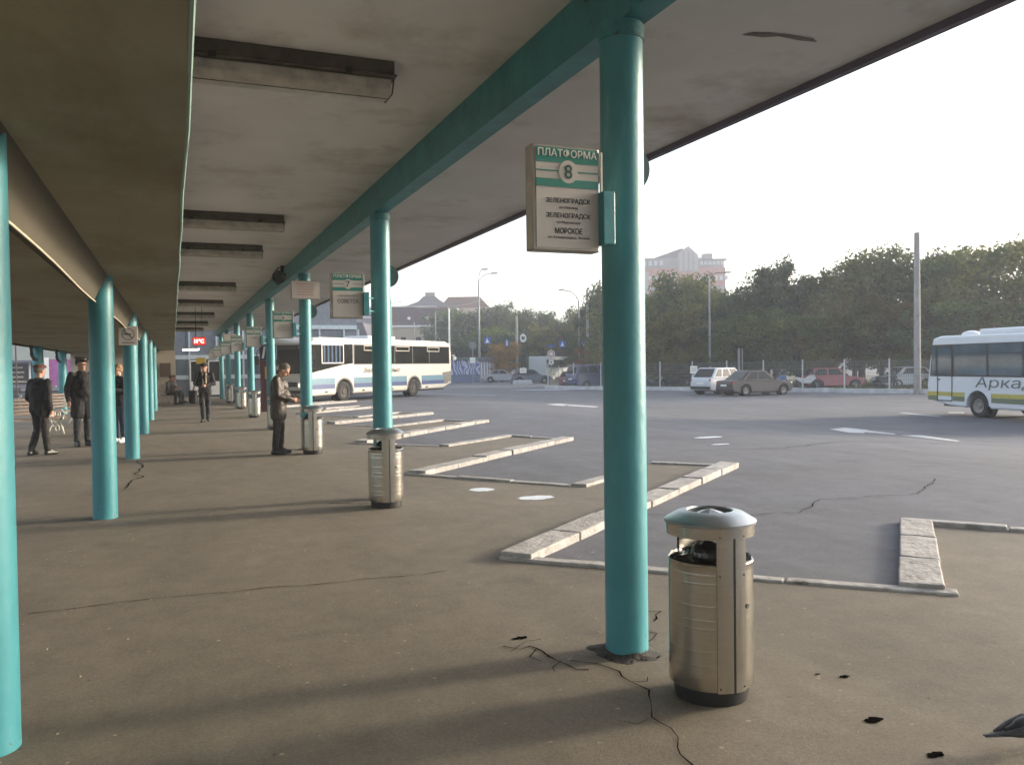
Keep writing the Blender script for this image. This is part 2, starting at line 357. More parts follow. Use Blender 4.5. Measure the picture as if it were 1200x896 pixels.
# ------------------------------------------------------------------ canopy
Y0, Y1 = -12, 50
can = thing('platform_canopy', (0, 0, 0), 0, 'long flat canopy roof over the platform with turquoise beam and dark outer lip', 'canopy')
B().box((.18, (Y0+Y1)/2, 3.88), (8.9, Y1-Y0, .2)).build('roof_slab', M_CEIL, can)
B().box((4.66, (Y0+Y1)/2, 3.845), (.06, Y1-Y0, .24)).build('outer_lip', mat('lip_paint', (.10, .08, .12), .6), can)
bb = B(); bb.box((2.34, (Y0+Y1)/2, 3.615), (.16, Y1-Y0, .33))
bb.build('beam', M_TEALD, can)
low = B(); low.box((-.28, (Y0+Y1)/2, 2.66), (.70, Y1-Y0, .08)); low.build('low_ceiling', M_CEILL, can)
# side wall above the low ceiling, so the lamps end behind it
B().box((.035, (Y0+Y1)/2, 3.24), (.05, Y1-Y0, 1.075)).build('fascia', M_CEIL, can)
tr = B(); n = 90
pts = [(.072+.004*math.sin(i*1.7)+.003*random.uniform(-1, 1), Y0+(Y1-Y0)*i/n, 2.625+.006*math.sin(i*.9)) for i in range(n+1)]
tr.tube(pts, .011, 6); tr.build('edge_trim', mat('pale_trim', (.25, .38, .34), .5), can, smooth=True)
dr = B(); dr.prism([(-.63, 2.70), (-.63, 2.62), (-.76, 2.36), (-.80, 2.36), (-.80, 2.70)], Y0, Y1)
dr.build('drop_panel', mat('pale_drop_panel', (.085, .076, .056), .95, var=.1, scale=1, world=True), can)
B().tube([(-.755+.004*math.sin(i), Y0+(Y1-Y0)*i/n, 2.35+.012*math.sin(i*.55)) for i in range(n+1)], .008, 6).build('cable', mat('cream_cable', (.6, .55, .42), .5), can)
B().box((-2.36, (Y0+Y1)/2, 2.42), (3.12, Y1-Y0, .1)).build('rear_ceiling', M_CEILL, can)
B().box((-3.95, (Y0+Y1)/2, 2.42), (.06, Y1-Y0, .2)).build('rear_lip', M_DARK, can)
# a chipped patch and hairline crack in the outer soffit
def soffit_patch():
    bq = B(); pts = [(3.55, 4.62), (3.72, 4.60), (3.80, 4.55), (3.98, 4.56), (4.12, 4.54), (4.05, 4.50), (3.85, 4.50), (3.70, 4.52), (3.60, 4.55)]
    bq.poly([(x, y, 3.776) for x, y in pts]); bq.build('flaked_patch', mat('old_render', (.17, .15, .14), .95), can)
soffit_patch()

COLY = [4.05, 10.0, 16.75, 23.1, 29.3, 35.5, 41.7, 47.6]
COLX = [2.31, 2.35, 2.42, 2.42, 2.42, 2.42, 2.42, 2.42]
ORD = ['nearest', 'second', 'third', 'fourth', 'fifth', 'sixth', 'seventh', 'eighth', 'ninth', 'tenth']
def column(x, y, h, label, group, r=.118, collar=True, low=0):
    t = thing('support_column', (x, y, 0), 0, label, 'column', group)
    B().cyl((0, 0, low), (0, 0, h), r, n=36).build('shaft', M_TEAL, t, smooth=True)
    if collar:
        c = B(); c.cyl((0, 0, h-.05), (0, 0, h-.012), r+.009, n=30); c.cyl((0, 0, h-.09), (0, 0, h-.05), r+.008, n=30)
        c.build('collar', M_TEALD, t, smooth=True)
        d = B(); d.lathe([(r-.004, .03), (r+.006, .022), (r+.03, .012), (r+.075, .001), (r+.09, -.01)], n=48)
        for v in d.bm.verts:
            q_ = noise.noise(Vector((v.co.x*11+x*5, v.co.y*11+y*3, 1))); f_ = max(0, math.hypot(v.co.x, v.co.y)-r)/.09; v.co.x *= 1+q_*.5*f_; v.co.y *= 1+q_*.5*f_; v.co.z += .008*q_*(1-f_)
        d.build('tar_collar', mat('old_tar', (.035, .031, .027), .9, var=.5, scale=20, bump=.8), t, smooth=True, fixn='up')
    return t
for i, y in enumerate(COLY):
    column(COLX[i], y, 3.45, f'{ORD[i]} turquoise round column in the row beside the kerb, ' + (f'under the platform {8-i} sign'), 'turquoise columns along the kerb')
for i, y in enumerate([4.1, 10.05, 16.6, 23.0, 29.2, 35.5]):
    column(-.76 if i == 0 else -.71, y, 2.62, f'{ORD[i]} turquoise column of the left row where the low ceiling drops', 'turquoise columns of the left row', collar=False, r=.125)
for i, y in enumerate([29.2, 35.3, 23.0]):
    column(-3.83 if i < 2 else -3.9, y, 2.37, ['dark turquoise rear column behind the man in the brown cap', 'dark turquoise rear column just left of the man in the peaked cap', 'rear turquoise column hidden behind the nearest left column'][i], 'rear columns', collar=False, r=.15)
# rear eave bracket
for y, lb in [(27.9, 'curved dark bracket under the rear eave left of the brown cap'), (33.6, 'dark bracket under the rear eave between the two men')]:
    t = B().tube([(-3.83, y, 2.36), (-3.83, y+.1, 2.1), (-3.83, y+.5, 1.98), (-3.83, y+1.0, 1.95)], .05, 8).build('eave_bracket', M_DARK)
    tag(t, lb, 'bracket')

# ------------------------------------------------------------------ ceiling lamps
M_LENS = mat('dusty_lamp_diffuser', (.36, .345, .30), .3, var=.3, scale=8)
M_HOUS = mat('dirty_lamp_housing', (.075, .065, .05), .6, var=.4, scale=8)
def lamp_proto(y, label):
    t = thing('ceiling_lamp', (.78, y, 3.78), 0, label, 'lamp', 'fluorescent fittings along the canopy ceiling')
    h = B(); h.box((0, -.03, -.045), (1.46, .38, .09)); h.box((0, -.03, -.098), (1.5, .37, .016)); h.build('housing', M_HOUS, t, bevel=.006)
    l = B(); l.prism([(-.165, -.108), (.145, -.108), (.13, -.18), (.08, -.21), (-.10, -.21), (-.15, -.18)], -.72, .72)
    o = l.build('diffuser', M_LENS, t, smooth=True, bevel=.01); o.rotation_euler = (0, 0, R(90))
    tb = B()
    for s in (-.05, .05): tb.cyl((-.6, s-.01, -.214), (.6, s-.01, -.214), .006, n=8)
    tb.bm.free(); rm = B(); rm.tube([(-.73, .148, -.112), (.735, .148, -.112), (.735, .10, -.20), (.735, -.11, -.20), (.735, -.168, -.112)], .006, 6); rm.build('gasket', M_HOUS, t)
    rm = B(); rm.tube([(-.72, -.03, -.212), (.72, -.03, -.212)], .003, 5); rm.build('seam', M_HOUS, t)
    [B().box(q_, (.05, .02, .04)).build('clip', M_DARK, t) for q_ in ((-.5, .172, -.1), (.4, .172, -.1), (-.5, -.214, -.1), (.4, -.214, -.1))]
    return t
LY = [6.1, 12.5, 15.6, 22.4, 28.1, 34.2, 40.5, 46.5]
lo = ['nearest', 'second', 'third', 'fourth', 'fifth', 'sixth', 'seventh', 'eighth']
lp = lamp_proto(LY[0], 'nearest grimy twin tube fitting on the ceiling, largest of the row')
for i, y in enumerate(LY[1:], 1):
    c = copy_tree(lp); c.location.y = y; c['label'] = f'{lo[i]} grimy fluorescent fitting on the canopy ceiling counting from the nearest'
# lit tube under the far end
t = thing('tube_light', (.75, 40, 2.5), R(-60), 'lit white tube light hanging below the red clock at the far end', 'lamp')
B().box((0, 0, .03), (1.3, .1, .05)).build('housing', M_WHITE, t)
B().cyl((-.62, 0, -.02), (.62, 0, -.02), .03, n=10).build('tube', mat('lit_tube', (.9, .9, .9), .4, emit=((1, .97, .9), 3)), t)
B().cyl((-.4, 0, .05), (-.4, 0, 1.28), .008).cyl((.4, 0, .05), (.4, 0, 1.28), .008).build('rods', M_DARK, t)
# clock
t = thing('led_clock', (.83, 30, 2.55), 0, 'small black clock with glowing red digits hanging from the ceiling', 'clock')
B().box((0, 0, 0), (.42, .08, .27)).build('case', mat('clock_case', (.06, .005, .005), .5), t, bevel=.01)
B().box((0, -.043, 0), (.38, .006, .23)).build('screen', mat('red_screen', (.2, 0, 0), .4, emit=((1, .02, .015), .8)), t)
text('11°C', .13, 0, -.065, mat('red_digits', (1, .2, .15), .4, emit=((1, .25, .2), 5)), t, -.05, .3, 'digits', .02)
B().cyl((-.1, 0, .13), (-.1, 0, 1.23), .008).cyl((.1, 0, .13), (.1, 0, 1.23), .008).build('rods', M_DARK, t)
# loudspeaker bundle with cable loops against the beam
t = thing('loudspeaker', (2.08, 18.2, 3.5), 0, 'small dark horn loudspeaker with looped cables fixed to the beam', 'loudspeaker')
B().cyl((0, .1, 0), (0, -.22, 0), .05, .14, 18, False).cyl((0, .2, 0), (0, .08, 0), .07).build('horn', mat('speaker_paint', (.10, .12, .11), .5), t, smooth=True)
B().tube([(.15, 0, .25), (0, -.1, .2), (-.12, -.12, .02), (-.02, -.14, -.16), (.12, -.1, -.05), (.16, 0, .1)], .012).build('cable', M_BLACK, t)
B().box((.1, .05, .14), (.06, .04, .26)).build('bracket', M_DARK, t)

# ------------------------------------------------------------------ platform signs
def small_line(t, z, w, x=0, m=None, name='small_print'):
    pass
def plat_sign(i, lines):
    x, y = COLX[i]-.447, COLY[i]-.19; n = 8-i
    t = thing('platform_sign', (x, y, 2.44), 0, f'white and green hanging board with platform number {n} on its column', 'sign', 'platform number boards')
    B().box((0, .02, 0), (.47, .10, .61)).build('case', M_FRAME, t, bevel=.008)
    B().box((.006, -.033, -.0), (.435, .006, .575)).build('face', M_SIGN, t)
    g = B(); g.box((.006, -.038, .245), (.435, .004, .085)); g.box((.006, -.038, .085), (.435, .004, .045)); g.box((.006, -.038, .154), (.435, .004, .006))
    g.build('green_bands', M_SIGNG, t)
    B().cyl((.01, -.036, .152), (.01, -.0405, .152), .066, n=32).build('number_disc', M_SIGN, t)
    text(str(n), .082, .01, .111, mat('dark_green_ink', (.02, .075, .07), .5), t, -.042, None, 'number', .012)
    text('ПЛАТФОРМА', .048, .006, .233, M_WHITE, t, -.0425, .41, 'heading', .006)
    z = .02
    for s, h, w, small in lines:
        z -= h*.6; text(s, h, .01, z-h, M_GREYINK if small else M_INK, t, -.0372, w, 'lettering', 0 if small else .008); z -= h*1.05
    br = B(); br.box((.265, -.05, -.11), (.085, .10, .31)); br.build('bracket', M_TEAL, t, bevel=.006)
    [B().cyl((.27, -.03, zz), (.44, .13, zz), .012).build('arm', M_TEAL, t) for zz in (-.2, -.02)]
    t.scale = (.80, .9, .87)
    pl_ = B(); pl_.box((.245, -.035, .06), (.012, .02, .44)); pl_.build('side_strip', M_WHITE, t)
    return t
plat_sign(0, [('ЗЕЛЕНОГРАДСК', .034, .31, 0), ('ч/з Переезд', .018, .13, 1), ('ЗЕЛЕНОГРАДСК', .034, .31, 0), ('ч/з Муромское', .018, .17, 1), ('МОРСКОЕ', .034, .19, 0), ('ч/з Зеленоградск, Лесной', .019, .29, 1)])
plat_sign(1, [('', .0, 0, 0)][:0] + [('ЧЕРНЯХОВСК', .022, .30, 1), ('СОВЕТСК', .055, .31, 0)])
plat_sign(2, [('ГВАРДЕЙСК', .024, .2, 1), ('ЗНАМЕНСК', .024, .2, 1), ('ПОЛЕССК', .026, .3, 1), ('СЛАВСК', .026, .3, 1)])
plat_sign(3, [('ГУРЬЕВСК', .024, .2, 1), ('НИЗОВЬЕ', .024, .24, 1)])
plat_sign(4, [('СВЕТЛЫЙ', .024, .2, 1), ('ВЗМОРЬЕ', .024, .24, 1)])
plat_sign(5, [('БАЛТИЙСК', .024, .24, 1)])
plat_sign(6, [('МАМОНОВО', .024, .24, 1)])
plat_sign(7, [('ЛАДУШКИН', .024, .24, 1)])
# round number plates behind the columns, seen from the back
for i in range(6):
    t = thing('round_plate', (COLX[i]+.12, COLY[i]+.14, 2.72), 0, f'dark round plate on the back of the {ORD[i]} kerb column', 'plate', 'round plates behind the columns')
    B().cyl((0, 0, 0), (0, .03, 0), .142, n=36).build('disc', mat('plate_back', (.03, .07, .075), .5), t, smooth=True)
    B().cyl((0, .03, 0), (0, .036, 0), .13, n=36).build('front', M_WHITE, t, smooth=True)
# framed notices fixed to two columns
def notice(x, y, z, w, h, label, red=True):
    t = thing('paper_notice', (x, y, z), 0, label, 'notice')
    B().box((0, 0, 0), (w, .02, h)).build('board', M_FRAME, t, bevel=.004)
    B().box((0, -.012, 0), (w-.04, .006, h-.04)).build('paper', M_SIGN, t)
    if red:
        for k in range(5):
            text(['ВНИМАНИЕ', 'ПЕРЕХОД ПУТЕЙ', 'ПО ПЛАТФОРМАМ', 'ВОСПРЕЩЁН', 'ПАССАЖИРАМ'][k], .022, 0, h/2-.075-k*.052, M_RED, t, -.016, w*random.uniform(.4, .62), 'lettering', .01)
    return t
notice(2.40, 16.55, 3.11, .54, .36, 'cream notice with red lines high on the third kerb column')
notice(2.13, 35.2, 2.86, .5, .3, 'small blank pale notice high on a far kerb column', False)
t = thing('no_smoking_sign', (-.73, 16.42, 2.22), 0, 'white no smoking sign on the third column of the left row', 'sign')
B().box((0, 0, 0), (.31, .02, .34)).build('board', M_SIGN, t, bevel=.004)
rg = B(); rr = .105
for k in range(32):
    a0, a1 = 2*math.pi*k/32, 2*math.pi*(k+1)/32
    rg.poly([(rr*math.cos(a0), -.013, .025+rr*math.sin(a0)), (rr*math.cos(a1), -.013, .025+rr*math.sin(a1)), ((rr-.012)*math.cos(a1), -.013, .025+(rr-.012)*math.sin(a1)), ((rr-.012)*math.cos(a0), -.013, .025+(rr-.012)*math.sin(a0))])
rg.box((0, -.0125, .025), (.2, .003, .014), 0, 0, R(45)); rg.build('ring', M_INK, t, fixn=True)
B().box((-.01, -.0145, .025), (.13, .003, .02)).box((0, -.0125, -.125), (.2, .003, .014)).build('cigarette', M_INK, t)

# ------------------------------------------------------------------ bins
def make_bin(x, y, rz, label):
    t = thing('litter_bin', (x, y, 0), rz, label, 'bin', 'stainless steel bins beside the kerb columns')
    B().lathe([(0, .0), (.172, 0), (.178, .05), (.178, .085), (0, .085)], n=36).build('foot', M_BLACK, t, smooth=True)
    prof = [(.13, .08), (.198, .08), (.2, .084)]; z = .08
    for k in range(5):
        z0 = .155+k*.105
        prof += [(.2, z0-.003), (.2, z0), (.2009, z0+.004), (.2, z0+.008), (.2, z0+.011)]
        if k % 2 == 0: prof += [(.2, z0+.037), (.2, z0+.04), (.2009, z0+.044), (.2, z0+.048), (.2, z0+.051)]
    prof += [(.2, .655), (.203, .662), (.197, .668), (.188, .665), (.188, .35), (0, .35)]
    B().lathe(prof, n=64).build('drum', M_STEEL, t, smooth=True, fixn=True)
    # smooth full height plates, front and back (front = -y)
    for a in (R(-90), R(90)):
        p = B(); a0, a1 = a-R(19), a+R(24); p.lathe([(.194, .078), (.2065, .078), (.2065, .79), (.194, .79), (.194, .078)], n=10, a0=a0, a1=a1); p.build('plate', M_STEEL, t, smooth=True)
    s = B(); s.lathe([(.2078, .07), (.2078, .80)], n=3, a0=R(-90)+R(3), a1=R(-90)+R(6)); s.build('seam', M_BLACK, t)
    s = B(); s.cyl((.089, -.182, .47), (.0925, -.189, .47), .011, n=14); s.build('lock', M_DARK, t, smooth=True)
    B().lathe([(.196, .785), (.208, .785), (.21, .84), (.198, .84), (.196, .785)], n=48).build('collar', M_STEEL, t, smooth=True)
    lid = B(); lid.lathe([(.2, .838), (.216, .838), (.218, .85), (.16, .885), (.11, .895), (.105, .888), (.11, .86), (.2, .838)], n=56)
    L = lid.build('lid', M_LID, t, smooth=True)
    B().lathe([(.0, .868), (.105, .868)], n=30).build('ash_tray', M_BLACK, L, smooth=True)
    B().lathe([(.0, .9), (.07, .878), (.075, .869)], n=6).build('cone', M_LID, L)
    rv = B()
    for a in (-105, -70):
        for zz in (.10, .62, .80): rv.ball((.207*math.cos(R(a)), .207*math.sin(R(a)), zz), .005, 1)
    rv.build('rivets', M_DARK, t, smooth=True)
    # black bag bulging in the opening
    g = B(); g.ball((-.02, .01, .60), .175, 4, (1, 1, .62))
    for v in g.bm.verts: v.co += noise.noise_vector(v.co*16)*.03 + noise.noise_vector(v.co*40)*.008
    g.ball((-.05, -.06, .69), .075, 3, (1, 1, 1))
    for v in g.bm.verts:
        v.co += noise.noise_vector(v.co*25)*.006
        rad = math.hypot(v.co.x, v.co.y)
        if rad > .18: v.co.x *= .18/rad; v.co.y *= .18/rad
    g.build('bag', M_BAG, t, smooth=False)
    rim = B(); k = 60; ring = []
    for j in range(k):
        a = 2*math.pi*j/k; ring.append((.192*math.cos(a), .192*math.sin(a), .675+.012*noise.noise((math.cos(a)*5, math.sin(a)*5, 1))))
    for j in range(k):
        a_, b_ = ring[j], ring[(j+1) % k]; rim.poly([a_, b_, (b_[0]*.88, b_[1]*.88, b_[2]-.05+.015*random.random()), (a_[0]*.88, a_[1]*.88, a_[2]-.05)])
    rim.build('bag_rim', M_BAG, t)
    return t
b0 = make_bin(2.385, 3.37, R(-8), 'nearest stainless steel bin with a black bag, in front of the right column')
for i, (x, y) in enumerate([(2.24, 9.42), (2.39, 15.85), (2.47, 22.6), (2.45, 28.5), (2.52, 35.0), (2.52, 41.5)]):
    c = copy_tree(b0); c.location = (x, y, 0); c.rotation_euler.z = R([-6, -10, -3, -8, -12, -5][i])
    c['label'] = [f'second steel bin, standing in front of the platform 7 column', 'third steel bin, right beside the man looking at his phone', 'fourth steel bin, half hidden behind the man with the phone', 'fifth steel bin counting from the nearest one', 'sixth steel bin counting from the nearest one', 'farthest steel bin at the end of the kerb row'][i]

# ------------------------------------------------------------------ wheels, cars, buses
def wheel(parent, x, y, r, w, side, rim_m=None):
    t = B(); prof = [(r*.62, -w/2), (r*.93, -w/2), (r, -w/2+.02), (r, w/2-.02), (r*.93, w/2), (r*.62, w/2)]
    t.lathe(prof, n=36); o = t.build('wheel', M_TYRE, parent, smooth=True); o.location = (x, y, r); o.rotation_euler = (R(90), 0, 0)
    q = B(); q.lathe([(r*.63, w/2-.005), (r*.60, w/2-.03), (r*.3, w/2-.05), (r*.22, w/2-.01), (0, w/2-.01)], n=24)
    q.lathe([(r*.63, -w/2+.005), (r*.60, -w/2+.03), (r*.3, -w/2+.05), (r*.22, -w/2+.01), (0, -w/2+.01)], n=24)
    for k in range(8):
        a = k*math.pi/4
        for s in (-1, 1): q.cyl((r*.42*math.cos(a), r*.42*math.sin(a), s*(w/2-.045)), (r*.42*math.cos(a), r*.42*math.sin(a), s*(w/2-.02)), r*.045, n=8)
    q.build('rim', rim_m or M_RIM, o, smooth=True); return o
def arch(cx, r, z0, k=9):                                # arc of a wheel opening, from rear to front
    a0 = math.asin(max(-1, min(1, (z0-r*.92)/(r*1.17)))); R_ = r*1.17; out = []
    for i in range(k+1):
        a = math.pi-a0-(math.pi-2*a0)*i/k; out.append((cx+R_*math.cos(a), r*.92+R_*math.sin(a)))
    return out
def car(name, loc, rz, paint, label, kind='sedan', L=4.4, Wd=1.74, H=1.45, cat='car', plate=True):
    """nose towards +x"""
    t = thing(name, loc, rz, label, cat); h = L/2; wr = .31 if kind != 'suv' else .35
    zb = .62*H; z0 = .2*H/1.45
    ax1, ax2 = h*.64, -h*.60
    deck = {'sedan': zb+.03, 'hatch': zb+.02, 'suv': zb+.04, 'van': zb+.02}[kind]
    body = [(-h+.05, z0+.06), (ax2-.45, z0)] + arch(ax2, wr, z0)[0:] + arch(ax1, wr, z0) + [(h-.25, z0), (h-.03, z0+.12), (h, .36*H), (h-.06, .47*H), (h-.22, .52*H), (h*.42, zb), (-h*.72 if kind == 'sedan' else -h*.9, deck), (-h+.05, deck-.05), (-h, .42*H)]
    bm = B(); bm.prism(body, -Wd/2, Wd/2)
    for v in bm.bm.verts:                                # plan view taper at nose and tail
        f = abs(v.co.x)/h
        if f > .72: v.co.y *= 1-.16*((f-.72)/.28)**1.5
        if v.co.z > zb-.1: v.co.y *= .95
    bm.build('body', paint, t, bevel=.05, seg=3, smooth=True)
    prof = {'sedan': (h*.44, h*.10, -h*.38, -h*.74), 'hatch': (h*.48, h*.14, -h*.66, -h*.93), 'suv': (h*.46, h*.14, -h*.66, -h*.94), 'van': (h*.62, h*.36, -h*.86, -h*.97)}[kind]
    xb0, xt0, xt1, xb1 = prof; wb, wt = Wd/2*.93, Wd/2*.76; zt = H; zc = zb-.03
    P = [(xb0, wb, zc), (xt0, wt, zt), (xt1, wt, zt), (xb1, wb, zc)]
    c = B(); vs = [[c.bm.verts.new((x, s*y, z)) for x, y, z in P] for s in (1, -1)]
    c.bm.faces.new(vs[0]); c.bm.faces.new(vs[1][::-1])
    for i in range(4): c.bm.faces.new((vs[0][i], vs[1][i], vs[1][(i+1) % 4], vs[0][(i+1) % 4]))
    c.build('cabin', paint, t, bevel=.045, seg=3, smooth=True)
    def side(u, v, s, off=.006):                         # point on the slanted cabin side
        a = Vector((P[3][0]+(P[0][0]-P[3][0])*u, P[0][1], P[0][2])); b_ = Vector((P[2][0]+(P[1][0]-P[2][0])*u, P[1][1], P[1][2]))
        p = a.lerp(b_, v); p.y += off+.004; return (p.x, s*p.y, p.z)
    for s in (1, -1):
        cuts = [(.10, .46), (.50, .90)] if kind in ('sedan', 'hatch') else [(.05, .27), (.31, .58), (.62, .93)]
        for u0, u1 in cuts:
            g = B(); g.poly([side(u0, .17, s), side(u1, .17, s), side(u1-.01, .87, s), side(u0+.02, .87, s)]); g.build('side_window', M_GLASS, t)
    for (xa, xb_), nm, sg in [((xb0, xt0), 'windscreen', 1), ((xb1, xt1), 'rear_window', -1)]:
        g = B(); q = []
        for u, v in ((-.84, .12), (.84, .12), (.84, .9), (-.84, .9)):
            w_ = wb+(wt-wb)*v; q.append((xa+(xb_-xa)*v+sg*.012, u*w_, zc+(zt-zc)*v+.01))
        g.poly(q); g.build(nm, M_GLASS, t)
    for x in (ax1, ax2):
        for s in (-1, 1):
            wheel(t, x, s*(Wd/2-.11), wr, .2, s)
            d = B(); d.cyl((x, s*(Wd/2-.3), wr), (x, s*(Wd/2-.24), wr), wr*1.15, n=24); d.build('wheel_well', M_BLACK, t)
    for s in (-1, 1):
        B().box((h-.16, s*Wd*.33, .49*H-.03), (.2, .34, .12), s*-R(16)).build('headlight', M_CHROME, t, bevel=.03)
        B().box((-h+.10, s*Wd*.36, .53*H), (.13, .2, .2 if kind != 'sedan' else .14), s*R(14)).build('tail_light', mat('tail_lamp_red', (.35, .02, .02), .25), t, bevel=.025)
        B().box((xb0-.25, s*(Wd/2+.06), zb+.08), (.12, .16, .11)).build('mirror', paint, t, bevel=.03)
    B().box((h-.02, 0, .3*H), (.06, Wd*.7, .14)).build('grille', M_BLACK, t, bevel=.01)
    B().box((-h-.01, 0, .26*H), (.08, Wd*.8, .16)).build('rear_bumper', M_BLACK if kind == 'suv' else paint, t, bevel=.03)
    B().box((-h-.012, 0, .42*H), (.03, .5, .11)).build('number_plate', M_WHITE, t)
    B().box((0, 0, z0+.02), (L*.8, Wd*.8, .1)).build('underbody', M_BLACK, t)
    return t
def paintm(n, c, r=.3): return mat(n, c, r, var=.05, scale=2, coat=.6)

def rot_to(d): return math.atan2(d.y, d.x)
# city bus, nose towards the lower left, long left flank to the viewer
def bus_long():
    F0 = Vector((5.5, 38.2, 0)); d = Vector((.757, .654, 0)); Lb, Wb, Hb = 12.6, 2.5, 3.02
    t = thing('intercity_bus', F0, rot_to(-d), 'long cream and blue coach parked nose in, left flank to the platform', 'bus')
    # local: +x = nose direction, flank towards the viewer is y=0, body spans y<0 ... nose at x=0
    cream = mat('cream_bus_paint', (.58, .55, .48), .35, var=.04, scale=1.2, coat=.3)
    r = .47; a1, a2 = -2.75, -8.7
    def A(cx): return [(cx+.60*math.cos(math.pi*(1-i/10)), .45+.60*math.sin(math.pi*(1-i/10))) for i in range(11)]
    prof = [(-Lb+.12, .62), (-Lb+.9, .36), (a2-.60, .33)] + A(a2) + [(a2+.60, .33), (a1-.60, .33)] + A(a1) + [(a1+.60, .33), (-.35, .3), (-.08, .42), (0, .8), (-.03, 1.2), (-.28, 2.75), (-.6, Hb-.05), (-1.2, Hb), (-Lb+.6, Hb), (-Lb+.12, Hb-.18), (-Lb, 2.4), (-Lb, 1.2)]
    sg = -1 if False else 1
    B().prism(prof, 0, sg*-Wb if False else Wb*S_SIDE).build('body', cream, t, bevel=.11, seg=4, smooth=True)
    e = -.006*S_SIDE                                    # just proud of the near flank
    def pan(x0, x1, z0, z1, m, nm, off=1, bevel=0, x0t=None, x1t=None):
        yy = e*off
        return B().prism([(x0, z0), (x1, z0), (x1 if x1t is None else x1t, z1), (x0 if x0t is None else x0t, z1)], yy-.004, yy+.004).build(nm, m, t, bevel=bevel)
    blue = mat('deep_blue_stripe', (.018, .05, .17), .4); lb = mat('light_blue_stripe', (.075, .19, .27), .4)
    for x0, x1 in [(-Lb+.5, a2-.72), (a2+.72, a1-.72), (a1+.72, -.2)]:
        pan(x0, x1, .62, .84, blue, 'dark_stripe'); pan(x0, x1, .845, 1.12, lb, 'light_stripe')
    # window band with mullions and top hoppers
    pan(-Lb+.25, -3.45, 1.74, 2.72, M_BLACK, 'window_band', .6)
    xs_ = [-Lb+.3, -10.2, -8.55, -6.9, -5.25, -3.5]
    for x0, x1 in zip(xs_, xs_[1:]): pan(x0+.03, x1-.03, 1.78, 2.69, M_GLASS, 'side_window', 1.6)
    fr = mat('hopper_frame', (.30, .27, .22), .5)
    for x in (-10.6, -7.6, -4.9):
        w = B(); w.box((x, e*2.6, 2.66), (1.25, .02, .04)); w.box((x, e*2.6, 2.44), (1.25, .02, .04)); w.box((x-.61, e*2.6, 2.55), (.04, .02, .26)); w.box((x+.61, e*2.6, 2.55), (.04, .02, .26)); w.build('hopper_window', fr, t)
    pan(-3.38, -.75, 1.36, 1.8, M_GLASS, 'lower_cab_window', 1.0, x0t=-3.38, x0=-2.6) if False else None
    B().prism([(-.42, 1.38), (-.36, 2.66), (-3.4, 2.72), (-3.4, 1.80), (-2.7, 1.74)], e-.004, e+.004).build('cab_glass', M_GLASS, t)
    g = B(); g.box((-1.9, e*2.4, 2.68), (1.6, .02, .06)); g.box((-1.9, e*2.4, 1.82), (1.6, .02, .05)); g.box((-1.12, e*2.4, 2.25), (.05, .02, .9)); g.box((-2.68, e*2.4, 2.25), (.05, .02, .9)); g.build('cab_window_frame', cream, t)
    cw = B()
    for k in range(5): cw.box((-1.3-.28*k, e*1.9, 2.25), (.13, .012, .78))
    cw.build('cab_curtain', mat('blue_curtain', (.04, .075, .13), .9), t)
    gu = B(); gu.tube([(-.5, e*2, Hb-.13), (-Lb+.3, e*2, Hb-.13)], .035, 8); gu.build('roof_gutter', mat('pale_gutter', (.75, .68, .56), .4), t)
    for x in (-1.4, -4.2, -6.6, -9.9): B().box((x, e*1.5, .48), (.22, .01, .07)).build('side_reflector', M_DARK, t)
    # rear corner tail panel
    B().prism([(-Lb+.1, .75), (-Lb+.85, .62), (-Lb+1.05, 1.25), (-Lb+.04, 1.32)], e*1.2-.004, e*1.2+.004).build('tail_panel', mat('tail_grille', (.12, .12, .11), .5), t)
    ink = mat('bus_lettering', (.06, .055, .05), .5)
    o = text('Зелен  Транс', .30, 0, 0, ink, t, 0, 3.2, 'lettering', .022, shear=.25)
    o.location = (-5.78, e*3, 1.28); o.rotation_euler = (0, 0, math.pi)
    for x in (a1, a2):
        w = wheel(t, x, .18*S_SIDE, .47, .3, 1, mat('bus_rim', (.07, .06, .055), .7, .2))
        wheel(t, x, (Wb-.18)*S_SIDE, .47, .3, 1, mat('bus_rim', (.07, .06, .055), .7, .2))
        B().cyl((x, .36*S_SIDE, .5), (x, .40*S_SIDE, .5), .62, n=24).build('wheel_well', M_BLACK, t)
        B().lathe([(.60, -.012), (.66, -.012), (.66, .006), (.60, .006)], n=14, a0=0, a1=math.pi).build('arch_trim', mat('arch_trim_dark', (.10, .09, .08), .6), t)
        ob = [k for k in t.children if k.name.startswith('arch_trim')][-1]; ob.rotation_euler = (R(90), 0, 0); ob.location = (x, e, .45)
    # front
    ym = Wb/2*S_SIDE
    def fr_pt(u, z, off=.02):                             # a point on the sloped nose
        if z < 1.2: x = -.01
        else: x = -.03-(z-1.2)/1.55*.25
        return (x+off, ym+u*Wb/2, z)
    B().poly([fr_pt(-.9, 1.36), fr_pt(.9, 1.36), fr_pt(.86, 2.66), fr_pt(-.86, 2.66)]).build('windscreen', M_GLASS, t)
    B().box((-.13, ym, 2.55), (.10, 1.5, .2)).build('destination_box', M_BLACK, t)
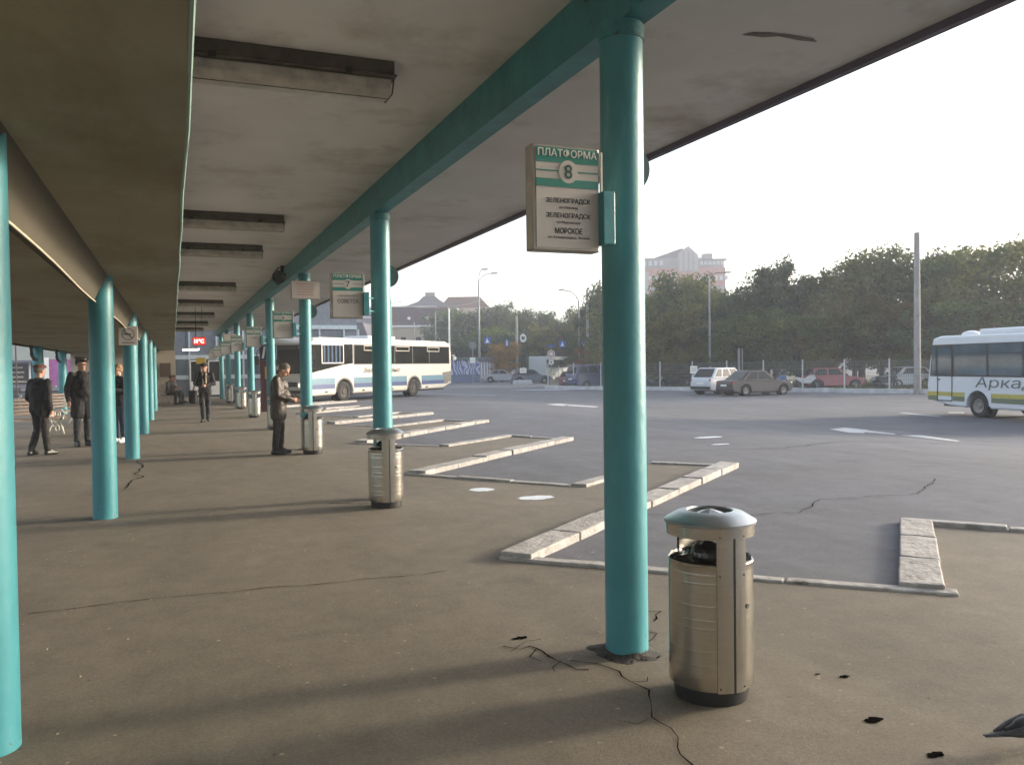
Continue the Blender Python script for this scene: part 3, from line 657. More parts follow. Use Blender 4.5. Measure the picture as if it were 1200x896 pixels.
    for s in (-1, 1):
        B().box((-.02, ym+s*.98, .82), (.1, .32, .2)).build('headlight', mat('lit_headlamp', (.9, .88, .8), .2, emit=((1, .95, .85), 3 if s == -S_SIDE else .3)), t, bevel=.04)
        m = B(); m.tube([(-.2, ym+s*1.2, 2.5), (.25, ym+s*1.32, 2.45), (.32, ym+s*1.34, 2.2)], .025); m.box((.32, ym+s*1.34, 1.98), (.1, .2, .42)); m.build('mirror', M_BLACK, t, bevel=.02)
        B().tube([(.03, ym+s*.2, 1.3), (.02, ym+s*.9, 1.5)], .015).build('wiper', M_BLACK, t)
    B().box((0, ym, .86), (.05, 1.5, .22)).build('grille', M_BLACK, t)
    B().box((.03, ym, .52), (.07, 2.1, .14)).build('bumper', M_DARK, t)
    B().box((.075, ym, .55), (.02, .5, .11)).build('number_plate', M_WHITE, t)
    B().box((-6.5, ym, Hb+.09), (2.4, 1.5, .2)).build('roof_hatch', mat('roof_white', (.6, .62, .66), .5), t, bevel=.05)
    B().box((-Lb/2, ym, .4), (Lb-1, Wb-.5, .25)).build('underbody', M_BLACK, t)
    r_ = B(); r_.box((-Lb-.02, ym-S_SIDE*.95, 1.0), (.05, .22, .4)); r_.build('tail_light', mat('tail_lamp_red', (.35, .02, .02), .25), t, bevel=.02)
    r_ = B(); r_.tube([(-Lb+.02, e, 2.2), (-Lb-.28, e, 2.25), (-Lb-.32, e, 2.1)], .02); r_.ball((-Lb-.32, e, 2.05), .13, 2, (.6, .9, 1)); r_.build('rear_mirror', M_WHITE, t, smooth=True)
    return t
S_SIDE = -1
bus_long()

# small bus heading away on the right, left flank to the viewer
def bus_small():
    F0 = Vector((24.75, 21.9, -.3)); d = Vector((-.18, -.984, 0))   # nose corner, direction nose -> tail
    t = thing('minibus', F0, rot_to(d), 'white minibus with yellow and green stripe and dark lettering at the right edge', 'bus')
    Lb, Wb, Hb = 7.6, 2.2, 2.72; a1, a2 = 2.35, 5.6         # x runs from nose to tail, near flank at y=0, body towards y>0 or <0
    wht = mat('white_bus_paint', (.62, .64, .68), .35, var=.04, scale=1.2, coat=.3)
    def A(cx): return [(cx+.50*math.cos(math.pi*(1-i/10)), .38+.50*math.sin(math.pi*(1-i/10))) for i in range(11)]
    prof = [(.02, .62), (.12, .50), (1.0, .34), (a1-.5, .30)] + A(a1) + [(a1+.5, .30), (a2-.5, .30)] + A(a2) + [(a2+.5, .3), (Lb-.1, .36), (Lb, .9), (Lb-.06, 2.3), (Lb-.3, Hb-.04), (.6, Hb), (.26, Hb-.08), (.16, 2.3), (-.05, 1.0)]
    sd_ = 1
    B().prism(prof, 0, Wb*sd_).build('body', wht, t, bevel=.09, seg=4, smooth=True)
    e = -.006*sd_
    def pan(x0, x1, z0, z1, m, nm, off=1): return B().prism([(x0, z0), (x1, z0), (x1, z1), (x0, z1)], e*off-.004, e*off+.004).build(nm, m, t)
    B().prism([(.12, 1.33), (Lb-.35, 1.33), (Lb-.4, 2.42), (.24, 2.42)], e-.004, e+.004).build('window_band', M_BLACK, t)
    for x0, x1 in [(.2, .42), (1.30, 2.75), (2.85, 4.2), (4.3, 5.6), (5.7, 7.0)]: pan(x0, x1, 1.38, 2.38, M_GLASSB, 'side_window', 2)
    for x0, x1 in [(1.30, 2.75), (2.85, 4.2), (4.3, 5.6), (5.7, 7.0)]: pan(x0, x1, 2.08, 2.105, M_BLACK, 'sliding_rail', 3.4)
    dr = B(); dr.box((.50, e*2.6, 1.42), (.025, .012, 1.85)); dr.box((1.20, e*2.6, 1.42), (.025, .012, 1.85)); dr.box((.85, e*2.6, .50), (.72, .012, .03)); dr.box((.85, e*2.6, 2.34), (.72, .012, .03))
    D = dr.build('cab_door', M_DARK, t)
    pan(.53, 1.17, 1.40, 2.30, M_GLASSB, 'door_window', 2.6); B().box((.58, e*3, 1.22), (.07, .02, .05)).build('handle', M_BLACK, D)
    yel = mat('yellow_stripe', (.42, .36, .08), .4); grn = mat('olive_green_stripe', (.13, .16, .10), .4)
    for x0, x1 in [(.0, .49), (1.22, a1-.58), (a1+.58, a2-.58), (a2+.58, Lb-.1)]:
        if x1 > x0: pan(x0, x1, .66, .80, yel, 'yellow_band', 1.2); pan(x0+.02, x1, .50, .655, grn, 'green_band', 1.2)
    pan(.49, 1.22, .66, .80, yel, 'yellow_band', 1.0)
    o = text('Аркадия', .42, 0, 0, mat('dark_green_lettering', (.10, .12, .12), .5), t, 0, 3.3, 'lettering', .0, align='LEFT', shear=.12); o.location = (a1-.1, e*1.8, .90)
    for x in (a1, a2):
        for y in (.15, Wb-.15): wheel(t, x, y*sd_, .39, .24, 1)
        B().cyl((x, .3*sd_, .42), (x, .34*sd_, .42), .52, n=24).build('wheel_well', M_BLACK, t)
        ob = B().lathe([(.50, -.03), (.55, -.03), (.55, .006), (.50, .006)], n=16, a0=0, a1=math.pi).build('arch_trim', wht, t); ob.rotation_euler = (R(90), 0, 0); ob.location = (x, e, .38)
    B().box((3.3, Wb/2*sd_, Hb+.08), (2.6, 1.5, .2)).build('air_conditioner', wht, t, bevel=.06)
    s = B()
    for k in range(5): s.box((3.0+.28*k, Wb/2*sd_-.45, Hb+.185), (.16, .4, .012))
    s.build('vent_slots', M_BLACK, t)
    B().ball((1.15, Wb/2*sd_-.3, Hb+.03), .3, 3, (1, 1, .45)).build('roof_vent', wht, t, smooth=True)
    B().box((Lb/2, Wb/2*sd_, .4), (Lb-1, Wb-.5, .2)).build('underbody', M_BLACK, t)
    B().poly([(-.03, .12, 1.3), (-.03, Wb-.12, 1.3), (.15, Wb-.2, 2.4), (.15, .2, 2.4)]).build('windscreen', M_GLASS, t)
    for s_ in (.3, Wb-.3): B().box((-.03, s_, .8), (.1, .25, .18)).build('headlight', M_CHROME, t, bevel=.03)
    return t
bus_small()

SIDE = rot_to(crt)                                       # heading of a vehicle that drives to the right
def put(px, D): return base(px, D)
car('parked_suv', put(847, 51.2), SIDE+R(38), paintm('white_car_paint', (.55, .57, .62)), 'white crossover parked at the fence with its rear to the road', 'suv', 4.3, 1.8, 1.6)
car('parked_sedan', put(884, 48.5), SIDE+R(24), mat('taupe_car_paint', (.035, .028, .03), .4, var=.05), 'grey brown sedan parked right beside the white crossover', 'sedan', 4.4, 1.75, 1.42)
car('parked_sedan', put(589, 96), SIDE-R(5), paintm('silver_car_paint', (.22, .22, .25)), 'silver sedan far off, half behind the dark blue one', 'sedan', 4.5, 1.75, 1.45)
car('parked_hatchback', put(622, 88), SIDE+R(4), paintm('navy_car_paint', (.03, .045, .07)), 'dark blue hatchback far off behind the white concrete block', 'hatch', 4.2, 1.7, 1.45)
car('parked_van', put(697, 66), SIDE+R(28), paintm('blue_van_paint', (.025, .04, .12)), 'dark blue van half hidden by the nearest column', 'van', 4.6, 1.85, 1.85)
car('parked_hatchback', put(674, 70), SIDE+R(60), paintm('dark_red_paint', (.16, .03, .04)), 'small dark red car squeezed against the blue van', 'hatch', 3.6, 1.6, 1.35)
car('parked_hatchback', put(975, 58), SIDE-R(3), paintm('red_car_paint', (.28, .04, .05)), 'red hatchback standing behind the wire fence', 'hatch', 4.0, 1.68, 1.45)
car('parked_sedan', put(1058, 58), SIDE+R(190), paintm('pale_car_paint', (.33, .35, .37)), 'pale grey car behind the fence by the tall concrete pole', 'hatch', 4.0, 1.68, 1.45)
car('parked_sedan', put(783, 70), SIDE+R(185), paintm('black_car_paint', (.02, .025, .03)), 'black sedan in the shade behind the left end of the fence', 'sedan', 4.4, 1.7, 1.42)
# box on the roof of the small red car is a white concrete block lying in front of the hatchback
t = thing('concrete_barrier', put(612, 83), SIDE, 'whitewashed concrete barrier lying before the dark blue hatchback', 'barrier')
B().prism([(-1.0, 0), (1.0, 0), (.95, .35), (.85, .42), (-.85, .42), (-.95, .35)], -.25, .25).build('block', mat('whitewash', (.5, .5, .52), .8, bump=.3), t, bevel=.03)
B().box((-1.05, 0, .1), (.12, .52, .16)).build('black_end', M_DARK, t)
# far bus, nose to the viewer's left
t = thing('city_bus', put(664, 108), SIDE+R(60), 'pale blue and white bus far off behind the blue van', 'bus')
B().prism([(-8, .35), (0, .35), (.02, 1.3), (-.15, 2.8), (-.5, 2.95), (-8, 2.95)], -1.2, 1.2).build('body', mat('pale_bus_paint', (.5, .55, .58), .5), t, bevel=.1, seg=3, smooth=True)
e_ = B(); e_.box((-.0, 0, .95), (.08, 2.2, .75)); e_.build('nose_panel', mat('pale_teal_panel', (.2, .36, .42), .5), t)
for s in (-1, 1):
    B().box((-4.3, s*1.21, 2.05), (7.0, .02, .95)).build('side_windows', M_GLASS, t)
    for x in (-1.8, -6): wheel(t, x, s*1.08, .45, .25, s)
B().box((-.06, 0, 2.0), (.1, 2.1, 1.0), 0, 0, R(-6)).build('windscreen', M_GLASSB, t)

# ------------------------------------------------------------------ people
def remeshed(bm_b, name, m, parent, vox):
    o = bm_b.build(name, m, None, fixn=True)
    md = o.modifiers.new('r', 'REMESH'); md.mode = 'VOXEL'; md.voxel_size = vox; md.use_smooth_shade = True
    sm = o.modifiers.new('s', 'SMOOTH'); sm.iterations = 3; sm.factor = .6
    dg = bpy.context.evaluated_depsgraph_get(); me = bpy.data.meshes.new_from_object(o.evaluated_get(dg)); me.name = name
    o.modifiers.clear(); old = o.data; o.data = me; bpy.data.meshes.remove(old)
    if not me.materials: me.materials.append(m)
    o.parent = parent; return o
def person(loc, rz, label, pose=None, H=1.75, coat=None, pants=None, shoes=None, hair=None, hat=None, coat_len=.2, girth=1.0, head_tilt=0, head_turn=0, collar=None, group=None):
    """faces -y; joints in metres for a 1.75 m figure"""
    t = thing('person', loc, rz, label, 'person', group); t.scale = (H/1.75,)*3
    J = dict(pel=(0, 0, .96), wai=(0, .0, 1.10), che=(0, .0, 1.32), nec=(0, .01, 1.47), hd=(0, -.02, 1.635))
    for s, k in ((-1, 'r'), (1, 'l')):
        J['sh'+k] = (s*.185, 0, 1.42); J['el'+k] = (s*.24, .02, 1.13); J['wr'+k] = (s*.25, -.05, .88)
        J['hi'+k] = (s*.09, 0, .93); J['kn'+k] = (s*.10, -.01, .50); J['an'+k] = (s*.10, .02, .09)
    if pose: J.update(pose)
    J = {k: Vector(v) for k, v in J.items()}; g = girth
    hd = J['hd']; Mh = Matrix.Translation(hd) @ Matrix.Rotation(head_turn, 4, 'Z') @ Matrix.Rotation(head_tilt, 4, 'X')
    hp = lambda x, y, z: Mh @ Vector((x, y, z))
    # continuous body
    b = B()
    b.ball(hp(0, .012, .025), .098, 3, (.80, 1.0, 1.0)); b.ball(hp(0, -.02, -.045), .07, 3, (.83, .95, 1.0)); b.ball(hp(0, -.055, -.092), .028, 2)
    b.cap(hp(0, -.098, .005), hp(0, -.118, -.03), .011, .016); b.ball(hp(0, -.10, -.062), .017, 2, (1.4, .6, .5))
    for s in (-1, 1): b.ball(hp(s*.083, .012, -.01), .024, 2, (.45, .8, 1.2)); b.ball(hp(s*.04, -.08, .02), .018, 2, (1.1, .6, .5))
    b.cap(J['nec'], hp(0, .02, -.06), .055, .053)
    b.cap(J['pel'], J['che'], .12, .13); b.cap(J['che'], J['nec'], .12, .06)
    for k in 'rl':
        b.cap(J['sh'+k], J['el'+k], .042, .036); b.cap(J['el'+k], J['wr'+k], .036, .026); b.cap(J['che'], J['sh'+k], .1, .05)
        b.cap(J['hi'+k], J['kn'+k], .075, .05); b.cap(J['kn'+k], J['an'+k], .05, .036)
        w = J['wr'+k]; d = (w-J['el'+k]).normalized(); s = 1 if k == 'l' else -1
        side = d.cross(Vector((s, 0, 0))); side = side.normalized() if side.length > .1 else Vector((0, -1, 0))
        wide = side; palm = d.cross(wide).normalized()
        c = w+d*.05; b.cap(w, c, .027, .033); b.cap(c-wide*.018, c+wide*.018+d*.012, .022, .022)
        for i, (o_, L_) in enumerate(((-.030, .058), (-.010, .072), (.010, .068), (.030, .052))):
            r0 = c+wide*o_+d*.025; r1 = r0+d*L_*.5; r2 = r1+(d*.75+palm*s*.55)*L_*.5
            b.cap(r0, r1, .0105, .010, 8); b.cap(r1, r2, .010, .0085, 8)
        b.cap(w+d*.02-wide*.02, c-wide*.05+d*.012, .014, .011, 8); b.cap(c-wide*.05+d*.012, c-wide*.052+d*.045, .011, .009, 8)
    body = remeshed(b, 'body', M_SKIN, t, .008)
    # eyes
    for s in (-1, 1): B().ball(hp(s*.034, -.083, .012), .012, 2, (1.1, .6, .7)).build('eye', M_DARK, t, smooth=True)
    # jacket
    b = B(); pel, che, nec = J['pel'], J['che'], J['nec']
    for s in (-1, 1):
        b.cap(pel+Vector((s*.055*g, 0, .0)), che+Vector((s*.075*g, 0, 0)), .125*g, .118*g)
        b.cap(che+Vector((s*.07, 0, 0)), nec+Vector((s*.03, .0, -.03)), .115, .075)
    b.cap(pel, che, .14*g, .145*g); b.cap(che, nec+Vector((0, .0, -.03)), .145, .09); b.ball(che+Vector((0, -.02, 0)), .15*g, 3)
    if girth > 1: b.ball(J['wai']+Vector((0, -.06, 0)), .15*g, 3)
    hem = pel+Vector((0, 0, -coat_len))
    for s in (-1, 1):
        if (J['knl']-J['hil']).z < -.2: b.cap(pel+Vector((s*.06*g, 0, 0)), pel+(J['kn'+('l' if s > 0 else 'r')]-J['hi'+('l' if s > 0 else 'r')]).normalized()*coat_len+Vector((s*.07*g, 0, 0)), .125*g, .118*g)
    for k in 'rl':
        sh, el, wr = J['sh'+k], J['el'+k], J['wr'+k]
        b.cap(che+Vector(((.1 if k == 'l' else -.1), 0, .04)), sh, .1, .078); b.cap(sh, el, .076, .062); b.cap(el, wr+(el-wr).normalized()*.015, .061, .045)
    b.tube([nec+Vector((.07*math.cos(a), .07*math.sin(a)+.005, .005+.012*math.sin(a))) for a in [i*2*math.pi/12 for i in range(12)]], .022)
    jk = remeshed(b, 'jacket', coat, t, .012)
    cutz = None
    for v in jk.data.vertices: v.co += noise.noise_vector(v.co*11)*.010+noise.noise_vector(v.co*28)*.004
    # trousers
    b = B()
    for s, k in ((-1, 'r'), (1, 'l')):
        b.cap(J['pel']+Vector((s*.05, 0, 0)), J['hi'+k], .115*min(g, 1.1), .11); b.cap(J['hi'+k], J['kn'+k], .098, .075)
        d = (J['an'+k]-J['kn'+k]); b.cap(J['kn'+k], J['kn'+k]+d*.93, .075, .062)
    tr_ = remeshed(b, 'trousers', pants, t, .012)
    for v in tr_.data.vertices: v.co += noise.noise_vector(v.co*12+Vector((3, 3, 3)))*.010+noise.noise_vector(v.co*30)*.004
    for s, k in ((-1, 'r'), (1, 'l')):
        a = J['an'+k]; f = J.get('toe'+k) or a+Vector((s*.03, -.17, -.045)); b = B()
        b.cap(a+Vector((0, .035, -.04)), Vector(f), .048, .042); b.cap(a+Vector((0, 0, .02)), a.lerp(Vector(f), .5), .05, .045); b.ball(Vector(f), .045, 2, (1, 1.2, .8))
        o = remeshed(b, 'shoe', shoes or M_BLACK, t, .010)
        for v in o.data.vertices: v.co.z = max(v.co.z, a.z-.088)
    if hair:
        b = B(); b.ball((0, .022, .035), .108, 3, (.83, 1.0, .98))
        for v in list(b.bm.verts):
            if v.co.y < -.045 and v.co.z < .075 or v.co.z < -.035 or (v.co.y < -.0 and v.co.z < .012): bmesh.ops.delete(b.bm, geom=[v], context='VERTS')
        for v in b.bm.verts: v.co += noise.noise_vector(v.co*60)*.006
        b._xf(b.bm.verts, Mh); b.build('hair', hair, t, smooth=True)
    if hat:
        b = B()
        if hat[1] == 'flat':
            b.ball((0, .005, .085), .118, 3, (.92, 1.1, .42)); b.ball((0, -.09, .068), .07, 2, (1.1, .9, .16)); b.cyl((0, .01, .045), (0, .01, .075), .094, .1, n=24)
        else:
            b.cyl((0, .01, .05), (0, .01, .095), .098, .104, n=24); b.cyl((0, .01, .095), (0, .0, .125), .104, .142, n=24); b.cyl((0, 0, .125), (0, 0, .14), .142, .12, n=24); b.ball((0, -.10, .052), .06, 2, (1.2, .9, .14))
        b._xf(b.bm.verts, Mh); b.build('cap', hat[0], t, smooth=True)
        if hat[1] != 'flat': q = B().ball(hp(0, -.115, .105), .018, 1, (1, .5, 1)).build('badge', mat('badge', (.6, .5, .3), .3, .8), t)
    return t
C_BLK = cloth('black_cloth', (.0065, .0065, .008)); C_LEA = mat('brown_leather', (.034, .023, .016), .5, var=.3, bump=.4); C_GREY = cloth('charcoal_cloth', (.016, .017, .021)); C_DTR = cloth('dark_trouser_cloth', (.017, .014, .014))
C_JEAN = cloth('dark_denim', (.02, .03, .055)); H_GREY = cloth('greying_hair', (.10, .09, .08)); H_DK = cloth('dark_hair', (.02, .015, .012)); H_BL = cloth('fair_hair', (.25, .16, .08))
M_BROWNCAP = cloth('maroon_cap_cloth', (.10, .035, .03)); M_NAVYCAP = cloth('black_cap_cloth', (.012, .012, .016))
right_dir = rot_to(crt)                                 # heading to the right of the view
# person faces -y at rz=0 -> to face heading h use h + 90deg
p1 = person((1.80, 16.0, .003), right_dir+R(90)+R(6), 'man in a brown leather jacket bending over his phone beside the third bin', dict(
        hd=(0, -.12, 1.585), nec=(0, -.035, 1.45), che=(0, .0, 1.30), wrl=(.07, -.27, 1.06), ell=(.235, -.02, 1.12), wrr=(-.08, -.27, 1.04), elr=(-.225, -.03, 1.12), knl=(.09, -.02, .5), anl=(.10, .0, .09), anr=(-.09, .06, .09), knr=(-.09, .02, .5)),
        H=1.72, coat=C_LEA, pants=C_DTR, hair=H_GREY, coat_len=.22, girth=1.12, head_tilt=R(38))
ph = B().box((0, 0, 0), (.07, .012, .14), 0, R(-55)).build('mobile_phone', M_BLACK, bevel=.004)
tag(ph, 'black mobile phone held by the man in the brown jacket', 'phone')
v = Matrix.Translation(p1.location) @ Matrix.Rotation(p1.rotation_euler.z, 4, 'Z') @ Vector((0, -.36, 1.07)); ph.location = v; ph.rotation_euler.z = p1.rotation_euler.z
p2 = person((.88, 26.9, .003), R(-8), 'walking man in a dark coat with cap and shoulder bag coming along the platform', dict(
        wrl=(.06, -.24, 1.10), ell=(.26, -.04, 1.14), wrr=(-.05, -.24, 1.08), elr=(-.27, -.02, 1.14), knr=(-.07, -.10, .5), anr=(-.05, -.05, .09), knl=(.08, .02, .5), anl=(.06, .14, .10), hd=(0, -.05, 1.63)),
        H=1.78, coat=C_BLK, pants=C_GREY, hat=(M_NAVYCAP, 'flat'), hair=H_DK, coat_len=.12, head_tilt=R(12))
sc_ = B().tube([(-.05, -.10, 1.47), (-.035, -.15, 1.30), (-.03, -.15, 1.10)], .022).tube([(.05, -.10, 1.47), (.045, -.15, 1.32), (.05, -.15, 1.15)], .022).build('scarf', cloth('cream_scarf', (.35, .3, .22)), p2)
bag = thing('shoulder_bag', (.88-.34, 26.78, -.02), R(-8), 'black shoulder bag hanging at the walking man\'s hip', 'bag')
q = B(); q.box((0, 0, .80), (.22, .34, .40)); q.build('pouch', C_BLK, bag, bevel=.05, seg=3)
B().tube([(.0, -.10, .98), (.05, -.05, 1.2), (.14, -.02, 1.52), (.16, .06, 1.5), (.06, .1, 1.2), (0, .12, .98)], .012).build('strap', M_BLACK, bag)
p3 = person((-2.36, 18.1, .003), R(180)-R(38), 'man in a black jacket and maroon flat cap seen from behind near the benches', dict(
        anl=(.12, .12, .10), knl=(.10, -.03, .5), anr=(-.09, -.08, .09), wrl=(.19, -.14, .93), ell=(.25, .03, 1.12), wrr=(-.24, -.03, .88)),
        H=1.72, coat=C_BLK, pants=C_DTR, hat=(M_BROWNCAP, 'flat'), hair=H_GREY, coat_len=.10, girth=1.12)
p4 = person((-1.80, 19.8, .003), R(28), 'tall man in a long black coat and peaked cap half behind a left column', dict(wrr=(-.28, -.08, .90), elr=(-.27, .03, 1.13)),
        H=1.86, coat=C_BLK, pants=C_GREY, hat=(M_NAVYCAP, 'peak'), hair=H_DK, coat_len=.30, girth=1.15, head_turn=R(15))
p5 = person((-1.12, 20.4, .003), R(-40), 'fair haired person in black jacket and jeans mostly hidden between two left columns', dict(wrl=(.12, -.28, 1.2), ell=(.24, -.06, 1.15)), H=1.72, coat=C_BLK, pants=C_JEAN, hair=H_BL, coat_len=.05, shoes=M_WHITE)
SIT = dict(pel=(0, .05, .55), wai=(0, .06, .68), che=(0, .0, .90), nec=(0, -.04, 1.06), hd=(0, -.10, 1.21), shl=(.185, -.02, 1.0), shr=(-.185, -.02, 1.0),
           ell=(.24, -.12, .75), elr=(-.24, -.12, .75), wrl=(.08, -.32, .72), wrr=(-.08, -.32, .72), hil=(.09, .0, .52), hir=(-.09, .0, .52), knl=(.12, -.42, .52), knr=(-.12, -.42, .52),
           anl=(.12, -.46, .09), anr=(-.12, -.40, .09))
person((-.16, 41.6, .0), R(52), 'seated person in a dark brown coat leaning forward on the far bench', SIT, coat=C_LEA, pants=C_DTR, hair=H_DK, head_tilt=R(25), coat_len=0)
person((-.05, 43.1, .0), R(70), 'seated person in a grey jacket on the far bench beside the wall', SIT, coat=cloth('grey_jacket', (.16, .14, .13)), pants=C_GREY, hair=H_DK, head_tilt=R(15), coat_len=0)

# ------------------------------------------------------------------ benches with cast scroll ends
def bench(x, y, rz, label, L=1.8):
    t = thing('park_bench', (x, y, 0), rz, label, 'bench', 'slatted benches with white cast ends')      # sits facing -y
    s = B()
    for k in range(5): s.box((0, -.20+.095*k, .44-.006*abs(k-2)), (L, .07, .03))
    s.build('seat', M_WOOD, t, bevel=.006)
    s = B()
    for k in range(5): s.box((0, .27+.03*k, .56+.085*k), (L, .026, .062), 0, R(-18))
    s.build('backrest', M_WOOD, t, bevel=.006)
    for sx in (-L/2+.12, L/2-.12):
        g = B(); w = .022
        g.tube([(sx, -.28, .03), (sx, -.22, .2), (sx, -.10, .33), (sx, -.26, .42)], w); g.tube([(sx, .36, .03), (sx, .24, .2), (sx, .10, .33), (sx, .24, .43), (sx, .32, .62), (sx, .45, .98)], w)
        g.tube([(sx, -.26, .42), (sx, 0, .41), (sx, .24, .43)], w); g.tube([(sx, -.10, .33), (sx, 0, .28), (sx, .10, .33)], w)
        g.tube([(sx, -.26, .42), (sx, -.31, .55), (sx, -.2, .64), (sx, 0, .63), (sx, .3, .66)], w)
        for cx, cz, r in ((-.02, .17, .08), (-.1, .52, .05), (.1, .53, .05)):
            g.tube([(sx, cx+r*math.cos(a), cz+r*math.sin(a)) for a in [i*2*math.pi/12 for i in range(13)]], w*.7)
        g.build('leg', M_CAST, t, smooth=True)
    return t
bench(-3.35, 23.4, R(40), 'nearest slatted bench with white scroll ends left of the man in the maroon cap')
bench(-3.05, 27.8, R(60), 'second slatted bench with white scroll ends between the two men in caps')
bench(-.20, 42.6, R(78), 'far bench under the two seated people by the pale wall')
bench(-6.6, 40, R(20), 'farthest bench standing alone beyond the rear columns', 1.6)

# ------------------------------------------------------------------ pigeon cut by the right frame edge
def pigeon():
    # about four fifths of full size, a young bird
    t = thing('pigeon', (3.225, 2.36, .003), R(-22), 'dark pigeon walking out of the picture at the lower right corner', 'bird')   # beak to +x
    b = B(); b.ball((.02, 0, .105), .058, 3, (1.75, .95, .95)); b.ball((.10, 0, .125), .045, 3, (1.2, .9, 1)); b.cap((.12, 0, .14), (.155, 0, .185), .035, .022); b.ball((.165, 0, .20), .025, 3, (1.1, .9, .95))
    b.cap((-.05, 0, .10), (-.10, 0, .09), .035, .02); remeshed(b, 'body', mat('dark_plumage', (.022, .021, .026), .5, var=.5, scale=30), t, .004)
    for s in (-1, 1):
        w = B(); w.tube([(.08, s*.05, .13), (0, s*.062, .115), (-.08, s*.045, .095), (-.16, s*.02, .08)], [.012, .03, .022, .006], 8); w.build('wing', mat('grey_plumage', (.05, .05, .055), .5, var=.6, scale=40), t, smooth=True)
        l = B(); l.tube([(.03, s*.022, .06), (.015, s*.022, .035), (.03, s*.022, .004)], .004, 6)
        for a in (-.5, 0, .5): l.tube([(.03, s*.022, .005), (.03+.035*math.cos(a), s*.022+.035*math.sin(a), .003)], .003, 5)
        l.build('leg', mat('pink_leg', (.25, .08, .06), .6), t)
        B().ball((.177, s*.021, .205), .004, 1).build('eye', mat('orange_eye', (.5, .15, .02), .3), t)
    tl = B()
    for k in range(7):
        a = (k-3)*.09; tl.box((-.155, -.022+.0073*k, .078-.002*abs(k-3)), (.13, .014, .003), a, 0, R(-8))
    tl.build('tail', mat('tail_feathers', (.06, .06, .065), .6, var=.5, scale=30), t)
    B().cyl((.187, 0, .198), (.21, 0, .19), .007, .002, 8).build('beak', M_DARK, t); t.scale = (.85,)*3
pigeon()

# ------------------------------------------------------------------ station building at the far end
t = thing('station_wing', (0, 0, 0), 0, 'pale station wing whose wall closes the left side of the platform at its far end', 'building')
M_WALL = mat('cream_wall', (.42, .38, .32), .85, var=.08, scale=1.5, world=True)
B().box((-2.4, 44.6, 1.18), (3.1, 10.8, 2.36)).build('wall', M_WALL, t); B().box((-.36, 47.7, 1.29), (.96, 4.4, 2.58)).build('end_wall', M_WALL, t); B().box((-.36, 45.46, 1.6), (.5, .05, .7)).build('notice_board', mat('brown_door', (.08, .05, .035), .6), t)
B().box((-.83, 41.0, 1.1), (.04, .9, 2.1)).build('door', mat('brown_door', (.08, .05, .035), .6), t)
B().box((-.84, 46, 1.4), (.03, 2.2, 1.2)).build('window', M_GLASS, t)
t = thing('terminal_building', (0, 52, 0), 0, 'glazed terminal front with pale bands closing the end of the platform', 'building')
M_BAND = mat('pale_blue_band', (.42, .50, .56), .6)
B().box((3.2, 3, 3.1), (15, 5.5, 6.2)).build('wall', mat('grey_blue_wall', (.16, .18, .22), .8), t)
for z in (1.15, 2.32, 4.1): B().box((3.2, .2, z), (15.02, .12, .24)).build('band', M_BAND, t)
for k in range(10):
    x = -3.6+k*1.5
    g = B().box((x+.7, .23, 1.72), (1.3, .04, .9)).build('window', M_GLASSB, t)
    B().box((x, .2, 2.1), (.09, .1, 4.1)).build('mullion', M_BAND, t)
for k, x in enumerate((1.0, 2.0)):
    d = B().box((x+.35, .16, 1.05), (.86, .05, 2.1)).build('door', M_GLASS, t)
    q = B(); q.box((x-.06, .13, 1.05), (.06, .04, 2.1)); q.box((x+.76, .13, 1.05), (.06, .04, 2.1)); q.box((x+.35, .13, 2.1), (.88, .04, .07)); q.box((x+.35, .13, .5), (.80, .03, .8)); q.build('frame', M_WHITE, d)
t = thing('information_post', base(313, 31), FACE, 'dark post with red and yellow panel and navy top board behind the kerb columns', 'sign')
B().box((0, 0, .95), (.46, .2, 1.9)).build('cabinet', mat('maroon_panel', (.10, .015, .025), .5), t, bevel=.01)
B().box((.08, -.105, 1.45), (.26, .012, .46)).build('yellow_panel', mat('yellow_panel', (.6, .42, .04), .5), t)
B().box((.05, 0, 2.2), (.62, .08, .56)).build('navy_board', mat('navy_board', (.01, .018, .06), .5), t)
q = B(); q.prism([(-.18, 1.98), (-.10, 1.98), (-.02, 2.42), (-.10, 2.42)], -.052, -.046); q.prism([(.0, 2.30), (.24, 2.30), (.24, 2.36), (.02, 2.36)], -.052, -.046); q.build('white_stripes', M_WHITE, t)
B().lathe([(.045, 0), (.075, 0)], n=20).build('white_ring', M_WHITE, t).rotation_euler = (R(90), 0, 0)
[k for k in t.children if k.name.startswith('white_ring')][-1].location = (.16, -.05, 2.12)
t = thing('yellow_sign', base(236, 44), FACE, 'small yellow sign above the walking man at the far end', 'sign')
B().cyl((0, 0, 0), (0, 0, 2.2), .03).build('pole', M_GALV, t); B().box((0, -.03, 2.05), (.5, .03, .32)).build('panel', mat('yellow_panel', (.6, .42, .04), .5), t)

